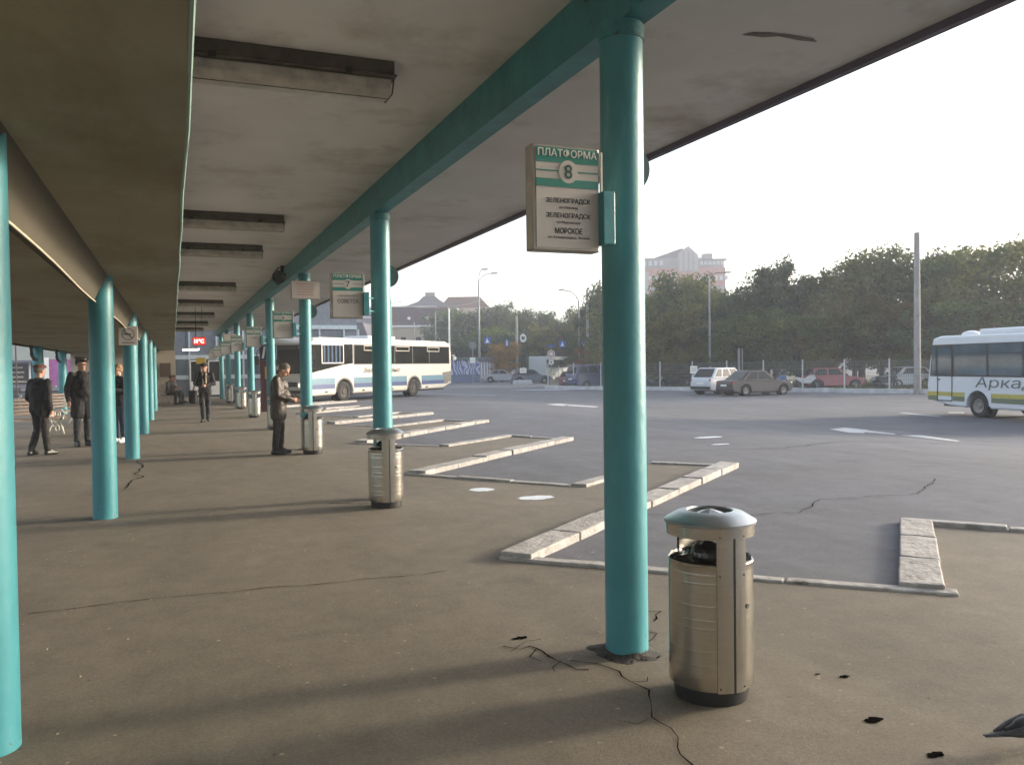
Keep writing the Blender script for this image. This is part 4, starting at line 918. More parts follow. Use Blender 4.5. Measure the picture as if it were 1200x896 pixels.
# ------------------------------------------------------------------ left background beyond the rear columns
t = thing('market_kiosk', (-14.5, 92, 0), R(4), 'long low market kiosk with shelves behind glass seen beyond the left benches', 'kiosk')
B().box((0, 3, 1.25), (14, 5, 2.5)).build('wall', mat('kiosk_wall', (.20, .19, .22), .8), t)
B().box((0, 2.8, 2.6), (15, 6.4, .22)).build('roof', mat('kiosk_roof', (.09, .10, .14), .6), t)
for k in range(6):
    w = B().box((-6+k*2.2, .46, 1.35), (1.9, .06, 1.9)).build('window', M_GLASS, t)
    for j in range(4): B().box((-6+k*2.2+random.uniform(-.1, .1), .42, .65+j*.45), (random.uniform(1.0, 1.7), .03, .16)).build('shelf', mat('shelf_goods', (.35, .28, .22), .7, var=.6, scale=7), w)
    B().box((-7.1+k*2.2, .40, 1.3), (.14, .1, 2.4)).build('post', M_WHITE, t)
t = thing('purple_banner', (-8.6, 82, 0), R(5), 'purple and pink banner panel standing beside the market kiosk', 'banner')
B().box((0, 0, 1.5), (2.6, .1, 2.3)).build('cloth', mat('purple_cloth', (.26, .07, .24), .7, var=.4, scale=2), t); B().box((-1.5, 0, 1.4), (.35, .14, 2.8)).build('post', M_WHITE, t); B().box((1.4, 0, 1.4), (.08, .14, 2.8)).build('post', M_WHITE, t)
t = thing('flag_pole', base(19, 70), 0, 'thin dark pole rising behind the market kiosk', 'pole'); B().cyl((0, 0, 0), (0, 0, 3.8), .06).build('shaft', M_DARK, t)
t = thing('stone_planter', (-6.6, 47, 0), 0, 'grey planter block beyond the rear columns', 'planter')
B().box((0, 0, .3), (3.4, 1.2, .6)).build('block', M_CONC, t, bevel=.04); B().box((0, 0, .62), (3.2, 1.0, .05)).build('soil', M_DARK, t)

# ------------------------------------------------------------------ far buildings
def building(name, px, D, W_, dep_, z0, label, rz=0):
    p = base(px, D); t = thing(name, (p.x, p.y, -.35), FACE+rz, label, 'building'); return t
M_REDB = mat('salmon_brick', (.30, .125, .105), .9, var=.12, scale=.6); M_GREYB = mat('grey_panel', (.20, .19, .20), .85, var=.1, scale=.5)
t = building('brick_office_block', 800, 240, 0, 0, 0, 'tall salmon brick block with grey gabled top rising over the trees')
B().box((-2, 9, 14.6), (29, 18, 29.2)).build('wall', M_REDB, t)
B().box((-2, .0, 23.4), (29.1, .3, .8)).box((-2, .0, 19.8), (29.1, .3, .6)).build('grey_bands', M_GREYB, t)
B().box((-13, -.1, 14), (7, .5, 28)).build('corner_bay', mat('pale_pink_panel', (.30, .22, .22), .85), t)
B().box((-4.5, 8.5, 30.7), (21, 14, 3.2)).build('setback_floor', M_GREYB, t)
B().box((9.2, 8.5, 30.2), (6.5, 14, 2.2)).build('setback_floor', M_GREYB, t)
B().box((9.2, 8.5, 31.6), (8, 15, .5)).build('roof_edge', mat('dark_roof_edge', (.10, .09, .10), .8), t)
q = B(); q.prism([(-8, 32.2), (2, 32.2), (1.6, 34.6), (.2, 35.0)], 1.5, 12); q.build('sloping_roof', mat('grey_slate_roof', (.13, .12, .14), .8), t)
q = B(); q.prism([(-.9, 28.2), (4.6, 28.2), (4.6, 32.8), (1.8, 35.4), (-.9, 33.4)], -.6, 4); q.build('gable', mat('pale_gable', (.27, .25, .27), .8), t)
q = B(); [q.box((x, -.65, 31), (.45, .1, 5.2)) for x in (.4, 1.8, 3.2)]; q.build('gable_stripes', M_GREYB, t)
B().box((-13, 6, 32.8), (5, 5, 1.8)).build('roof_box', M_GREYB, t); B().box((8.6, 6, 32.8), (2.6, 3, 2.0)).build('roof_box', M_GREYB, t)
def win(x, z, w, h, m=None, nm='window', y=-.06): return B().box((x, y, z), (w, .1, h)).build(nm, m or M_GLASSB, t)
M_PALEW = mat('pale_window', (.34, .36, .40), .4)
w0 = win(-11, 26, .9, 1.3, M_PALEW)
for k in range(17):
    for z in (26.2, 21.6, 18.0):
        if -1 < -10.5+k*1.45 < 4.7 and z > 26: continue
        c = w0.copy(); COL.objects.link(c); c.parent = t; c.location = (.5+k*1.45, 0, z-26)
for k in range(12):
    c = w0.copy(); COL.objects.link(c); c.parent = t; c.location = (-2.6+k*1.6 if k < 6 else 12+(k-6)*1.2+5, 1.4, 4.8)
# cream building with mansard roof and what stands above it
t = building('mansard_house', 487, 150, 0, 0, 0, 'cream walled building with dark brown mansard roof and two round windows above the long bus')
B().box((0, 6, 4.7), (12.5, 12, 9.4)).build('wall', mat('cream_render', (.40, .33, .25), .85, var=.1), t)
q = B(); q.prism([(-6.5, 9.3), (6.5, 9.3), (5.9, 12.6), (-5.9, 12.6)], -.3, 12); q.build('roof', mat('brown_tiles', (.10, .07, .085), .85, var=.2, scale=2), t)
for x in (-4.9, -2.1, .6, 3.2, 5.2): win(x, 6.6, .9, 1.3, M_GLASS); win(x, 3.2, .9, 1.3, M_GLASS)
for x in (-1.0, 2.2): B().cyl((x, -.45, 10.6), (x, -.2, 10.6), .3, n=16).build('dormer', M_WHITE, t)
B().box((0, -.2, 9.2), (13.2, .3, .3)).build('cornice', M_WHITE, t)
t = building('grey_apartment_block', 455, 205, 0, 0, 0, 'long grey block with pale roof edges behind the mansard roofed building')
B().box((-6, 6, 8.2), (46, 10, 16.4)).build('wall', mat('mauve_grey_wall', (.17, .16, .20), .85, var=.15, scale=.4), t)
for z, x, w in ((16.6, -8, 40), (14.2, 2, 30), (12.4, -16, 16)): B().box((x, .8, z), (w, .6, .4)).build('roof_edge', mat('pale_edge', (.42, .43, .46), .7), t)
for k in range(12): win(-26+k*3.7, 14.9, 1.7, 1.1, M_GLASS, y=.95)
q = B(); q.prism([(3, 16.4), (16, 16.4), (12.8, 18.2), (11.6, 19.2), (8.8, 19.2), (7.4, 17.9)], 1, 9); q.build('tower_roof', mat('grey_slate_roof', (.13, .12, .14), .8), t)
B().box((10.2, 4, 19.7), (2.4, 2.2, 1.2)).build('lantern', M_GREYB, t)
t = building('depot_shed', 405, 118, 0, 0, 0, 'low pale blue depot sheds seen under the canopy above the long bus')
B().box((-6, 8, 3.0), (18, 14, 6.0)).build('wall', mat('blue_grey_shed', (.20, .23, .30), .8, var=.25, scale=.6), t)
q = B(); q.prism([(-15.2, 6.0), (3.2, 6.0), (2.4, 8.3), (-13, 8.3)], .6, 15.5); q.build('roof', mat('dark_shed_roof', (.07, .065, .09), .8), t)
for x, z, w, h in ((-7.5, 5.6, 1.6, 3), (-3.5, 6.4, 2.6, 2.2), (.6, 6.6, 2.6, 1.8)): B().prism([(x-w/2, z-h/2), (x+w/2, z-h/2), (x+w/2, z+h*.4), (x, z+h/2)], .2, .55).build('dormer', mat('pale_dormer', (.36, .40, .46), .7), t)
for px, D, w, lb in ((520, 230, 9, 'small roof among the trees left of the double lamp'), (545, 215, 12, 'brownish roof above the trees behind the double lamp'), (575, 225, 10, 'pale roof peeping over the trees right of the double lamp')):
    p = base(px, D); t = thing('hill_house', (p.x, p.y, -.3), FACE, lb, 'house')
    hz = top({520: 362, 545: 352, 575: 364}[px], px, D)
    B().box((0, 4, hz/2-1), (w, 8, hz-1)).build('wall', mat('cream_render', (.4, .33, .25)), t)
    B().prism([(-w/2-.5, hz-1.6), (w/2+.5, hz-1.6), (w/2-2, hz+1.2), (-w/2+2, hz+1.2)], -.4, 8.4).build('roof', mat('red_brown_roof', (.16, .08, .07), .85), t)
# kiosks left of the silver car
t = thing('mural_kiosk', base(550, 97), FACE, 'kiosk with blue and white mural right behind the tail of the long bus', 'kiosk')
B().box((0, 1.5, 1.3), (4.4, 2.6, 2.6)).build('wall', mat('kiosk_grey_blue', (.14, .17, .26), .8), t)
mm, n_, l_, b_ = nodes('swirl_mural'); wv = n_.new('ShaderNodeTexWave'); wv.inputs['Scale'].default_value = .8; wv.inputs['Distortion'].default_value = 14; wv.inputs['Detail'].default_value = 1
tcx = n_.new('ShaderNodeTexCoord'); l_.new(tcx.outputs['Object'], wv.inputs[0]); crr = n_.new('ShaderNodeValToRGB'); crr.color_ramp.elements[0].color = (.10, .13, .32, 1); crr.color_ramp.elements[1].color = (.42, .44, .55, 1); crr.color_ramp.interpolation = 'CONSTANT'; crr.color_ramp.elements[1].position = .5
l_.new(wv.outputs['Fac'], crr.inputs[0]); l_.new(crr.outputs[0], b_.inputs['Base Color'])
B().box((0, .17, 1.75), (4.2, .06, 1.7)).build('mural', mm, t); B().box((0, 1.4, 2.75), (4.9, 3.2, .25)).build('roof', mat('green_roof', (.08, .14, .13), .7), t)
t = thing('newspaper_kiosk', base(571, 97), FACE, 'small grey kiosk with ribbed front between the mural kiosk and the yellow tree', 'kiosk')
B().box((0, 1.2, 1.25), (1.8, 2.2, 2.5)).build('wall', mat('kiosk_lilac', (.30, .30, .36), .8), t); B().prism([(-1.1, 2.5), (1.1, 2.5), (.8, 2.95), (-.8, 2.95)], -.2, 2.5).build('roof', mat('grey_slate_roof', (.13, .12, .14)), t)
for k in range(5): B().box((-.65+.32*k, .06, 1.35), (.1, .05, 1.9)).build('slat', M_WHITE, t)

# ------------------------------------------------------------------ trees
def leaf_mat(name, c1, c2):
    m, n, l, b = nodes(name); oi = n.new('ShaderNodeObjectInfo'); g = n.new('ShaderNodeNewGeometry')
    nz = n.new('ShaderNodeTexNoise'); nz.inputs['Scale'].default_value = .45; nz.inputs['Detail'].default_value = 3; l.new(g.outputs['Position'], nz.inputs['Vector'])
    cr = n.new('ShaderNodeValToRGB'); cr.color_ramp.elements[0].position = .35; cr.color_ramp.elements[1].position = .68
    cr.color_ramp.elements[0].color = (*c1, 1); cr.color_ramp.elements[1].color = (*c2, 1); l.new(nz.outputs['Fac'], cr.inputs[0])
    h = n.new('ShaderNodeHueSaturation'); mr = n.new('ShaderNodeMapRange'); mr.inputs['To Min'].default_value = .465; mr.inputs['To Max'].default_value = .515; l.new(oi.outputs['Random'], mr.inputs[0]); l.new(mr.outputs[0], h.inputs['Hue'])
    m2 = n.new('ShaderNodeMapRange'); m2.inputs['To Min'].default_value = .65; m2.inputs['To Max'].default_value = 1.35; l.new(oi.outputs['Random'], m2.inputs[0]); l.new(m2.outputs[0], h.inputs['Value'])
    l.new(cr.outputs[0], h.inputs['Color']); l.new(h.outputs[0], b.inputs['Base Color']); b.inputs['Roughness'].default_value = .7; b.inputs['Specular IOR Level'].default_value = .2
    tr = n.new('ShaderNodeBsdfTranslucent'); l.new(h.outputs[0], tr.inputs['Color']); mx = n.new('ShaderNodeMixShader'); mx.inputs[0].default_value = .38
    l.new(b.outputs[0], mx.inputs[1]); l.new(tr.outputs[0], mx.inputs[2]); l.new(mx.outputs[0], n['Material Output'].inputs['Surface'])
    return m
L_GREEN = leaf_mat('leaves_green', (.052, .08, .023), (.135, .15, .038)); L_OLIVE = leaf_mat('leaves_olive', (.08, .088, .02), (.16, .14, .035)); L_DARK = leaf_mat('leaves_dark', (.04, .066, .03), (.085, .115, .042)); L_YEL = leaf_mat('leaves_yellow', (.20, .15, .03), (.36, .22, .04))
M_BARK = mat('bark', (.07, .055, .045), .95, var=.3, bump=.6)
def crown_mesh(seed, kind, lobes=10, n=88, per=125, leaf=.028):
    rd = random.Random(seed); bm = bmesh.new()
    L = [(Vector((0, 0, .52)), .40)]
    for i in range(lobes):
        a = rd.uniform(0, 6.28); z = rd.uniform(.25, .85); r = .26*math.sqrt(max(.1, 1-((z-.5)/.55)**2)); L.append((Vector((r*math.cos(a), r*math.sin(a), z)), rd.uniform(.13, .22)))
    if kind == 'spiky':
        for i in range(5): L.append((Vector((rd.uniform(-.22, .22), rd.uniform(-.15, .15), rd.uniform(.8, .98))), .085))
    for i in range(n):
        c0, r0 = L[rd.randrange(len(L))] if i > 14 else L[0]
        d = Vector((rd.gauss(0, 1), rd.gauss(0, 1), rd.gauss(0, 1))).normalized(); c = c0+d*r0*rd.uniform(.55, .95); c.z = min(1.0, max(.06, c.z)); cr = rd.uniform(.055, .105)
        for j in range(per):
            d2 = Vector((rd.gauss(0, 1), rd.gauss(0, 1), rd.gauss(0, .8))).normalized(); p = c+d2*cr*rd.uniform(.5, 1.12)
            nn = (d2+Vector((rd.uniform(-.8, .8), rd.uniform(-.8, .8), rd.uniform(-.4, .9)))).normalized(); q = nn.to_track_quat('Z', 'Y'); s = leaf*rd.uniform(.5, 1.2); a = rd.uniform(0, 6.28)
            vs = [bm.verts.new(p+q @ Vector((s*x*math.cos(a)-s*y*math.sin(a), s*x*math.sin(a)+s*y*math.cos(a), 0))) for x, y in ((-.6, 0), (0, -.35), (.6, 0), (0, .35))]
            bm.faces.new(vs)
    me = bpy.data.meshes.new('crown'); bm.to_mesh(me); bm.free(); return me, L
VAR = []
for i in range(6): VAR.append(crown_mesh(20+i, 'spiky' if i == 3 else 'round'))
trunks = {}
def trunk_mesh(i, L):
    b = B(); b.tube([(0, 0, 0), (.01, .005, .12), (0, 0, .3), (.01, 0, .6)], [.03, .024, .02, .008], 10)
    for c, r in L[1:8]: b.tube([(0, 0, .18+.3*c.z), Vector((0, 0, .25+.3*c.z)).lerp(c, .5), c], [.012, .008, .003], 6)
    bmesh.ops.recalc_face_normals(b.bm, faces=b.bm.faces); me = bpy.data.meshes.new('trunk'); b.bm.to_mesh(me); b.bm.free(); me.materials.append(M_BARK); return me
TR = [trunk_mesh(i, L) for i, (m, L) in enumerate(VAR)]
MCACHE = {}
def tree(px, D, ytop, width, m, label, group='trees behind the fence', var=None, name='leafy_tree'):
    i = var if var is not None else random.randrange(6); p = base(px, D); h = top(ytop, px, D)-p.z
    k = (i, m.name)
    if k not in MCACHE: me = VAR[i][0].copy(); me.materials.append(m); MCACHE[k] = me
    t = thing(name, p, random.uniform(0, 6.28) if var != 3 else FACE, label, 'tree', group); t.scale = (width/.84, width/.84, h/.965)
    for nm, me in (('trunk', TR[i]), ('crown', MCACHE[k])):
        o = bpy.data.objects.new(nm, me); COL.objects.link(o); o.parent = t
NTH = ['first', 'second', 'third', 'fourth', 'fifth', 'sixth', 'seventh', 'eighth', 'ninth', 'tenth', 'eleventh', 'twelfth', 'thirteenth', 'fourteenth', 'fifteenth', 'sixteenth', 'seventeenth', 'eighteenth', 'nineteenth', 'twentieth']
rowA = [(752, 74, 336, 9, L_GREEN, 1), (780, 76, 328, 8, L_GREEN, 0), (812, 74, 322, 8, L_GREEN, 2), (845, 76, 336, 8, L_DARK, 4), (875, 72, 334, 8, L_DARK, 1), (908, 68, 307, 8, L_DARK, 3), (945, 70, 322, 8, L_DARK, 5),
        (978, 68, 316, 8, L_OLIVE, 0), (1010, 68, 298, 9, L_GREEN, 2), (1045, 66, 287, 9, L_GREEN, 4), (1085, 68, 290, 9, L_DARK, 1), (1128, 64, 286, 9, L_GREEN, 5), (1165, 62, 270, 10, L_OLIVE, 0), (1212, 60, 272, 10, L_OLIVE, 2), (1270, 60, 280, 10, L_GREEN, 4), (1340, 60, 285, 11, L_GREEN, 1)]
for i, (px, D, y, w, m, v) in enumerate(rowA):
    tree(px, D, y, w, m, f"{'yellowish' if m is L_OLIVE else 'dark' if m is L_DARK else 'green'} tree behind the wire fence, {NTH[i]} of the tall row from the left", var=v, name='spruce_like_tree' if v == 3 else 'leafy_tree')
rowB = [(768, 65, 372, 7, L_OLIVE), (800, 64, 360, 7, L_OLIVE), (836, 66, 378, 6, L_GREEN), (868, 63, 368, 6, L_GREEN), (900, 62, 372, 6, L_DARK), (935, 62, 360, 6, L_GREEN), (968, 62, 352, 6, L_OLIVE), (1002, 61, 352, 6, L_GREEN), (1034, 61, 345, 7, L_OLIVE), (1068, 60, 352, 6, L_OLIVE), (1105, 59, 345, 7, L_DARK), (1150, 58, 345, 8, L_GREEN), (1200, 56, 345, 8, L_OLIVE), (1260, 56, 350, 9, L_GREEN)]
for i, (px, D, y, w, m) in enumerate(rowB):
    tree(px, D, y, w, m, f"lower {'yellowish' if m is L_OLIVE else 'dark' if m is L_DARK else 'green'} tree just behind the fence, {NTH[i]} of the front row from the left", 'lower trees along the fence')
rowC = [(520, 135, 362, 9, L_DARK), (540, 138, 355, 9, L_GREEN), (560, 136, 362, 9, L_DARK), (580, 140, 360, 9, L_DARK), (597, 134, 354, 7, L_DARK), (616, 128, 358, 9, L_GREEN), (636, 126, 364, 8, L_DARK), (655, 124, 366, 9, L_GREEN), (675, 122, 362, 8, L_DARK), (694, 110, 356, 8, L_GREEN), (712, 96, 342, 9, L_DARK), (732, 88, 336, 9, L_GREEN)]
for i, (px, D, y, w, m) in enumerate(rowC):
    tree(px, D, y, w, m, f"hazy {'dark' if m is L_DARK else 'green'} tree beyond the far cars, {NTH[i]} of the far group from the left", 'far trees left of the nearest column')
rowD = [(528, 112, 395, 8, L_DARK), (555, 112, 392, 8, L_DARK), (582, 114, 384, 8, L_GREEN), (610, 112, 386, 8, L_DARK), (632, 112, 382, 8, L_OLIVE), (655, 112, 380, 8, L_OLIVE), (680, 105, 382, 8, L_GREEN), (702, 98, 378, 8, L_GREEN), (722, 88, 374, 7, L_OLIVE)]
for i, (px, D, y, w, m) in enumerate(rowD):
    tree(px, D, y, w, m, f"lower tree filling the gap under the far group, {NTH[i]} from the left", 'low far trees')
tree(588, 98, 402, 4.6, L_YEL, 'small yellow leaved tree behind the silver sedan', 'yellow young trees', 2); tree(683, 96, 404, 2.6, L_YEL, 'small yellow leaved tree above the pale blue bus', 'yellow young trees', 0)

# added wooded ridge all round, blocks the bright low sky in bus window reflections
b = B(); k = 140; ring = []
for i in range(k):
    a = 2*math.pi*i/k; hgt = 15+7*noise.noise((math.cos(a)*3, math.sin(a)*3, 2))+2.5*noise.noise((math.cos(a)*22, math.sin(a)*22, 5))
    ring.append([b.bm.verts.new((math.cos(a)*r_, math.sin(a)*r_, z)) for r_, z in ((330, -.6), (338, hgt*.7), (352, hgt), (420, hgt*.9))])
for i in range(k):
    p, q = ring[i], ring[(i+1) % k]
    for j in range(3): b.bm.faces.new((p[j], q[j], q[j+1], p[j+1]))
struct(b.build('added_hills', mat('added_hill_woods', (.035, .05, .03), .95, var=.4, scale=.15, bump=1, bscale=.4, world=True)))
# verge and ground cover behind the fence
b = B(); b.poly([(x, y, -.29) for x, y in ((29.2, 60), (34.8, 45.5), (43.5, 28), (49, 18), (90, 40), (80, 110), (40, 95))]); struct(b.build('verge', mat('verge_earth', (.07, .075, .05), .95, var=.4, scale=.8, bump=.5, world=True)))
rd = random.Random(5); bm = bmesh.new()
for i in range(9000):
    u, v_ = rd.random(), rd.random()**1.5
    P0, P1 = Vector((29.6, 59.5)), Vector((46.5, 22.5)); nrm_ = Vector((.90, .43)); p = P0.lerp(P1, u)+nrm_*(v_*14+.2)
    c = noise.noise((p.x*.4, p.y*.4, 0)); hgt = (.12+.3*max(0, c+.2))*(1 if v_ < .6 else 2.6)
    a = rd.uniform(0, 6.28); s = .06
    bm.faces.new([bm.verts.new((p.x+s*math.cos(a), p.y+s*math.sin(a), -.29)), bm.verts.new((p.x-s*math.cos(a), p.y-s*math.sin(a), -.29)), bm.verts.new((p.x+rd.uniform(-.15, .15), p.y+rd.uniform(-.15, .15), -.29+hgt))])
me = bpy.data.meshes.new('weeds'); bm.to_mesh(me); bm.free(); me.materials.append(L_GREEN); o = bpy.data.objects.new('weeds', me); COL.objects.link(o); tag(o, 'rough grass and weeds on the verge behind the wire fence', 'weeds', kind='stuff')

# ------------------------------------------------------------------ fence
def fence(P0, P1, H, z, label, bay=2.6, kerb_=True):
    P0, P1 = Vector((*P0, z)), Vector((*P1, z)); d = P1-P0; L = d.length; rz = rot_to(d); t = thing('wire_fence', P0, rz, label, 'fence')
    n = round(L/bay); st_ = L/n; p0 = None
    b = B()
    x = .06
    while x < st_-.05: b.box((x, 0, H/2+.06), (.010, .010, H-.12)); x += .1
    for j in range(9): b.box((st_/2, 0, .12+j*(H-.2)/8), (st_-.08, .012, .012))
    pan = b.build('mesh_panel', mat('fence_wire', (.16, .17, .17), .5, .4), t)
    pb = B(); pb.box((0, 0, H/2+.02), (.07, .07, H+.04)); pb.box((0, 0, H+.05), (.09, .09, .03)); pst = pb.build('post', mat('pale_fence_post', (.42, .43, .44), .6), t)
    for i in range(1, n):
        c = pan.copy(); COL.objects.link(c); c.parent = t; c.location.x = st_*i
    for i in range(1, n+1):
        c = pst.copy(); COL.objects.link(c); c.parent = t; c.location.x = st_*i
    return t
fence((27.6, 60.5), (47.5, 18.0), 1.95, -.3, 'long wire mesh fence on pale posts between the lot and the trees')
fq = Vector((46.7-28.4, 18.0-58.5)).normalized(); nq = Vector((fq.y, -fq.x))
kerb((27.3, 60.3), (47.1, 17.9), .30, .26, 0).data.materials[0] = mat('whitewashed_kerb', (.46, .46, .48), .8, var=.25, scale=2, bump=.3, world=True); bpy.data.objects[[o.name for o in bpy.data.objects if o.name.startswith('kerb')][-1]].location.z = -.3
fl = base(574, 104); fr2 = base(655, 100); fence((fl.x, fl.y), (fr2.x, fr2.y), 1.7, -.3, 'far wire fence behind the silver and dark blue cars')
def plate(px, D, y, w, h, label):
    p = at(px, y, D); t = thing('white_plate', (p.x, p.y, p.z), FACE+R(30), label, 'sign'); B().box((0, 0, 0), (w, .03, h)).build('board', M_WHITE, t)
    q = B(); [q.box((0, -.018, h*.2-k_*h*.2), (w*.7, .004, h*.06)) for k_ in range(3)]; q.build('print_lines', M_GREYINK, t)
plate(813, 56.6, 433, .62, .5, 'small white plate hanging on the wire fence left of the white crossover'); plate(613, 84, 434, .75, .5, 'small white plate above the roof of the dark blue hatchback')

# motorcycles beyond the fence
def moto(px, D, col, label, rz):
    t = thing('motorcycle', base(px, D), SIDE+rz, label, 'motorcycle')
    for x in (-.65, .65):
        w = B().lathe([(.22, -.05), (.30, -.05), (.32, 0), (.30, .05), (.22, .05), (.22, -.05)], n=24).build('wheel', M_TYRE, t, smooth=True); w.rotation_euler = (R(90), 0, 0); w.location = (x, 0, .32)
    f = B(); f.prism([(-.55, .55), (-.2, .4), (.25, .4), (.62, .75), (.5, 1.0), (.2, .95), (-.1, .75), (-.75, .85), (-.8, .75)], -.12, .12); f.build('fairing', col, t, bevel=.04, smooth=True)
    B().tube([(.65, 0, .32), (.48, 0, .95)], .03).tube([(.45, -.3, 1.02), (.5, 0, 1.0), (.45, .3, 1.02)], .018).build('fork', M_GALV, t); B().prism([(.42, 1.0), (.62, .95), (.42, 1.28), (.36, 1.25)], -.12, .12).build('windshield', M_GLASSB, t)
moto(945, 57, mat('white_fairing', (.6, .6, .62), .35), 'white motorcycle parked behind the fence left of the red hatchback', 0)
moto(912, 57, mat('blue_fairing', (.06, .12, .28), .35), 'blue motorcycle behind the fence right of the brown sedan', R(20))
moto(1040, 56, mat('black_fairing', (.03, .03, .035), .35), 'dark motorcycle behind the fence between the red and pale cars', R(-10))
moto(768, 64, mat('grey_fairing', (.3, .3, .32), .35), 'grey motorcycle behind the left end of the fence', R(10))

# ------------------------------------------------------------------ poles, lamps, signs, wires
def pole(name, px, D, ytop, r0, r1, m, label, cat='pole', group=None):
    p = base(px, D); h = top(ytop, px, D)-p.z; t = thing(name, p, FACE, label, cat, group)
    B().cyl((0, 0, 0), (0, 0, h), r0, r1, 16).build('shaft', m, t, smooth=True); return t, h
pole('concrete_pole', 1075, 47, 273, .19, .15, M_CONC, 'tallest bare concrete pole, left of the minibus')
t, h = pole('street_lamp', 1100, 64, 300, .13, .09, mat('green_lamp_post', (.12, .15, .14), .6), 'greenish post with ornamental lamp cluster behind the minibus', 'street lamp')
for a in (0, 120, 240): B().tube([(0, 0, h-.1), (.3*math.cos(R(a)), .3*math.sin(R(a)), h+.15), (.5*math.cos(R(a)), .5*math.sin(R(a)), h)], .03).ball((.5*math.cos(R(a)), .5*math.sin(R(a)), h+.02), .16, 2).build('lamp_head', M_GALV, t, smooth=True)
B().cyl((0, 0, h*.45), (0, 0, h*.5), .17).cyl((0, 0, h), (0, 0, h+.5), .03).ball((0, 0, h+.55), .14, 2).build('finial', M_GALV, t)
t, h = pole('street_lamp', 832, 62, 324, .09, .06, mat('pale_lamp_post', (.24, .26, .26), .5), 'slim pale lamp post behind the white crossover', 'street lamp')
B().tube([(0, 0, h-.05), (.5, 0, h+.25), (1.2, 0, h+.3)], .035).box((1.35, 0, h+.28), (.5, .2, .1)).build('lamp_head', M_GALV, t)
pole('timber_pole', 866, 60, 408, .09, .08, M_CONC, 'short pale post at the fence behind the brown sedan'); pole('timber_pole', 870, 60, 408, .05, .04, M_CONC, 'thin pale post beside the short pale post at the fence')
t, h = pole('street_lamp', 562, 104, 330, .16, .09, M_GALV, 'tall lamp with two curved arms left of the sky gap', 'street lamp')
for dx, hz in ((1.7, 1.0), (.5, 1.5)): B().tube([(0, 0, h-.1), (dx*.25, 0, h+hz*.6), (dx*.6, 0, h+hz*.9), (dx, 0, h+hz)], .05).box((dx+.3, 0, h+hz), (.8, .3, .16)).build('lamp_arm', M_GALV, t)
t, h = pole('street_lamp', 679, 98, 352, .13, .08, M_GALV, 'lamp post with one arm curving left near the nearest column', 'street lamp')
B().tube([(0, 0, h-.1), (-.3, 0, h+.5), (-.9, 0, h+1.0), (-1.7, 0, h+1.2)], .05).box((-2.0, 0, h+1.22), (.7, .28, .14)).build('lamp_arm', M_GALV, t)
t, h = pole('street_lamp', 527, 92, 362, .12, .08, M_WHITE, 'pale lamp post rising behind the tail of the long bus', 'street lamp')
B().tube([(0, 0, h-.1), (.2, 0, h+.3), (.7, 0, h+.5)], .05).box((.9, 0, h+.5), (.5, .25, .12)).build('lamp_arm', M_GALV, t)
pole('concrete_pole', 606, 100, 370, .19, .13, M_CONC, 'plain concrete pole behind the dark blue hatchback'); pole('concrete_pole', 689, 96, 340, .19, .13, M_CONC, 'concrete pole right of the single arm lamp'); pole('concrete_pole', 704, 90, 328, .17, .12, M_CONC, 'concrete pole just left of the nearest column')
t, h = pole('tram_pole', 459, 80, 352, .12, .09, M_GALV, 'dark mast rising behind the long bus beside the second column'); B().box((.4, 0, h-.2), (1.2, .05, .05)).box((.9, 0, h+.05), (.05, .05, .5)).build('crossarm', M_GALV, t)
t, h = pole('tram_pole', 486, 120, 378, .09, .07, M_GALV, 'thin mast before the mansard roofed building'); t, h = pole('tram_pole', 511, 120, 366, .09, .07, M_GALV, 'thin mast with small arms at the corner of the mansard roofed building'); B().box((.5, 0, h-1.2), (1.4, .06, .06)).box((.5, 0, h-2.2), (1.2, .06, .06)).build('crossarm', M_GALV, t)
def wire(a, b_, sag, label, r=.025):
    A_, B_ = at(*a), at(*b_); pts = [A_.lerp(B_, i/16)-Vector((0, 0, sag*4*(i/16)*(1-i/16))) for i in range(17)]
    tag(B().tube(pts, r, 5).build('overhead_wire', M_BLACK), label, 'wire', 'overhead wires')
wire((562, 354, 104), (704, 331, 90), .5, 'upper overhead wire from the double lamp to the pole by the nearest column'); wire((562, 357, 104), (689, 345, 96), .7, 'lower overhead wire sagging from the double lamp')
wire((459, 356, 80), (562, 352, 104), .6, 'overhead wire over the mansard roofed building'); wire((562, 394, 104), (689, 394, 96), .1, 'thin span wire that carries the small blue road signs')
def hang(px, y, D, w, h, m, label, shape='box', ink=None):
    p = at(px, y, D); t = thing('road_sign', (p.x, p.y, p.z), FACE, label, 'road sign')
    if shape == 'box': B().box((0, 0, 0), (w, .04, h)).build('panel', m, t)
    else: B().cyl((0, -.02, 0), (0, .02, 0), w/2, n=28).build('panel', m, t).scale = (1, 1, h/w)
    B().box((0, 0, h/2+.12), (.04, .04, .3)).build('hanger', M_GALV, t); return t
M_BLUE = mat('sign_blue', (.03, .12, .42), .45)
for px, y, lb in ((571, 399, 'blue square road sign hanging just right of the double lamp'), (594, 402, 'narrow blue road sign hanging over the yellow tree'), (659, 403, 'blue and white road sign hanging left of the single arm lamp'), (685, 403, 'small blue road sign hanging beside the rightmost far poles')):
    t = hang(px, y, 97.5, .75 if px != 594 else .45, .75, M_BLUE, lb); B().prism([(-.22, -.25), (.22, -.25), (0, .28)] if px != 594 else [(-.06, -.3), (.06, -.3), (.06, .3), (-.06, .3)], -.03, -.024).build('white_mark', M_WHITE, t)
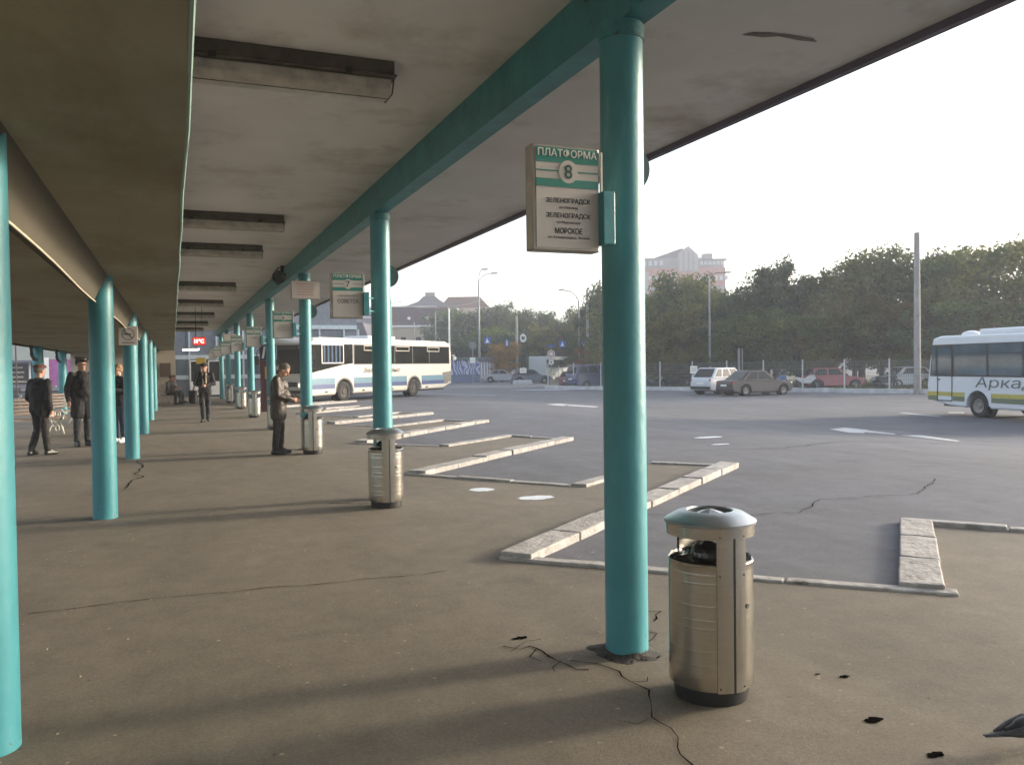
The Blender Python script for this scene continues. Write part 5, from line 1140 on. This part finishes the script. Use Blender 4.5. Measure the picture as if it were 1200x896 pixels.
t = hang(613, 396, 97, .75, 1.0, M_WHITE, 'oval white sign hanging right of the plain concrete pole', 'round'); B().cyl((0, -.03, 0), (0, -.026, 0), .22, n=20).build('dark_mark', M_GREYINK, t)
t = thing('road_sign', base(646, 92), FACE, 'round white sign with red ring on a post left of the far bus', 'road sign')
B().cyl((0, 0, 0), (0, 0, 4.1), .05).build('post', M_GALV, t); B().cyl((0, -.08, 3.1), (0, -.04, 3.1), .42, n=28).build('disc', M_WHITE, t)
B().lathe([(.22, 0), (.32, 0)], n=28).build('red_ring', M_RED, t); o = [k_ for k_ in t.children if k_.name.startswith('red_ring')][-1]; o.rotation_euler = (R(90), 0, 0); o.location = (0, -.09, 3.1)
B().cyl((0, -.07, 2.2), (0, -.03, 2.2), .3, n=24).build('lower_disc', M_WHITE, t); B().box((0, -.04, 4.0), (1.0, .05, .16)).build('blue_bar', M_BLUE, t); B().cyl((0, -.08, 2.2), (0, -.072, 2.2), .1, n=16).build('dark_mark', M_GREYINK, t)
t = thing('road_sign', base(554, 90), FACE, 'round sign on a post seen over the mural kiosk', 'road sign')
B().cyl((0, 0, 0), (0, 0, 4.4), .05).build('post', M_GALV, t); B().cyl((0, .03, 4.1), (0, .07, 4.1), .42, n=28).build('disc', mat('sign_back', (.18, .2, .2), .6), t); B().box((0, -.05, 2.5), (.6, .04, .6)).build('plate', M_WHITE, t)

# ------------------------------------------------------------------ air
hb = B().box((0, 120, 22), (780, 900, 46.5)); hz = hb.build('haze', mat('haze_tmp', (1, 1, 1))); hz['kind'] = 'stuff'
hm = bpy.data.materials.new('haze'); hm.use_nodes = True; hn = hm.node_tree.nodes; hn.clear()
out = hn.new('ShaderNodeOutputMaterial'); pv = hn.new('ShaderNodeVolumePrincipled'); pv.inputs['Color'].default_value = (.82, .88, 1, 1); pv.inputs['Density'].default_value = .0011; pv.inputs['Anisotropy'].default_value = .2
hm.node_tree.links.new(pv.outputs[0], out.inputs['Volume']); hz.data.materials.clear(); hz.data.materials.append(hm)
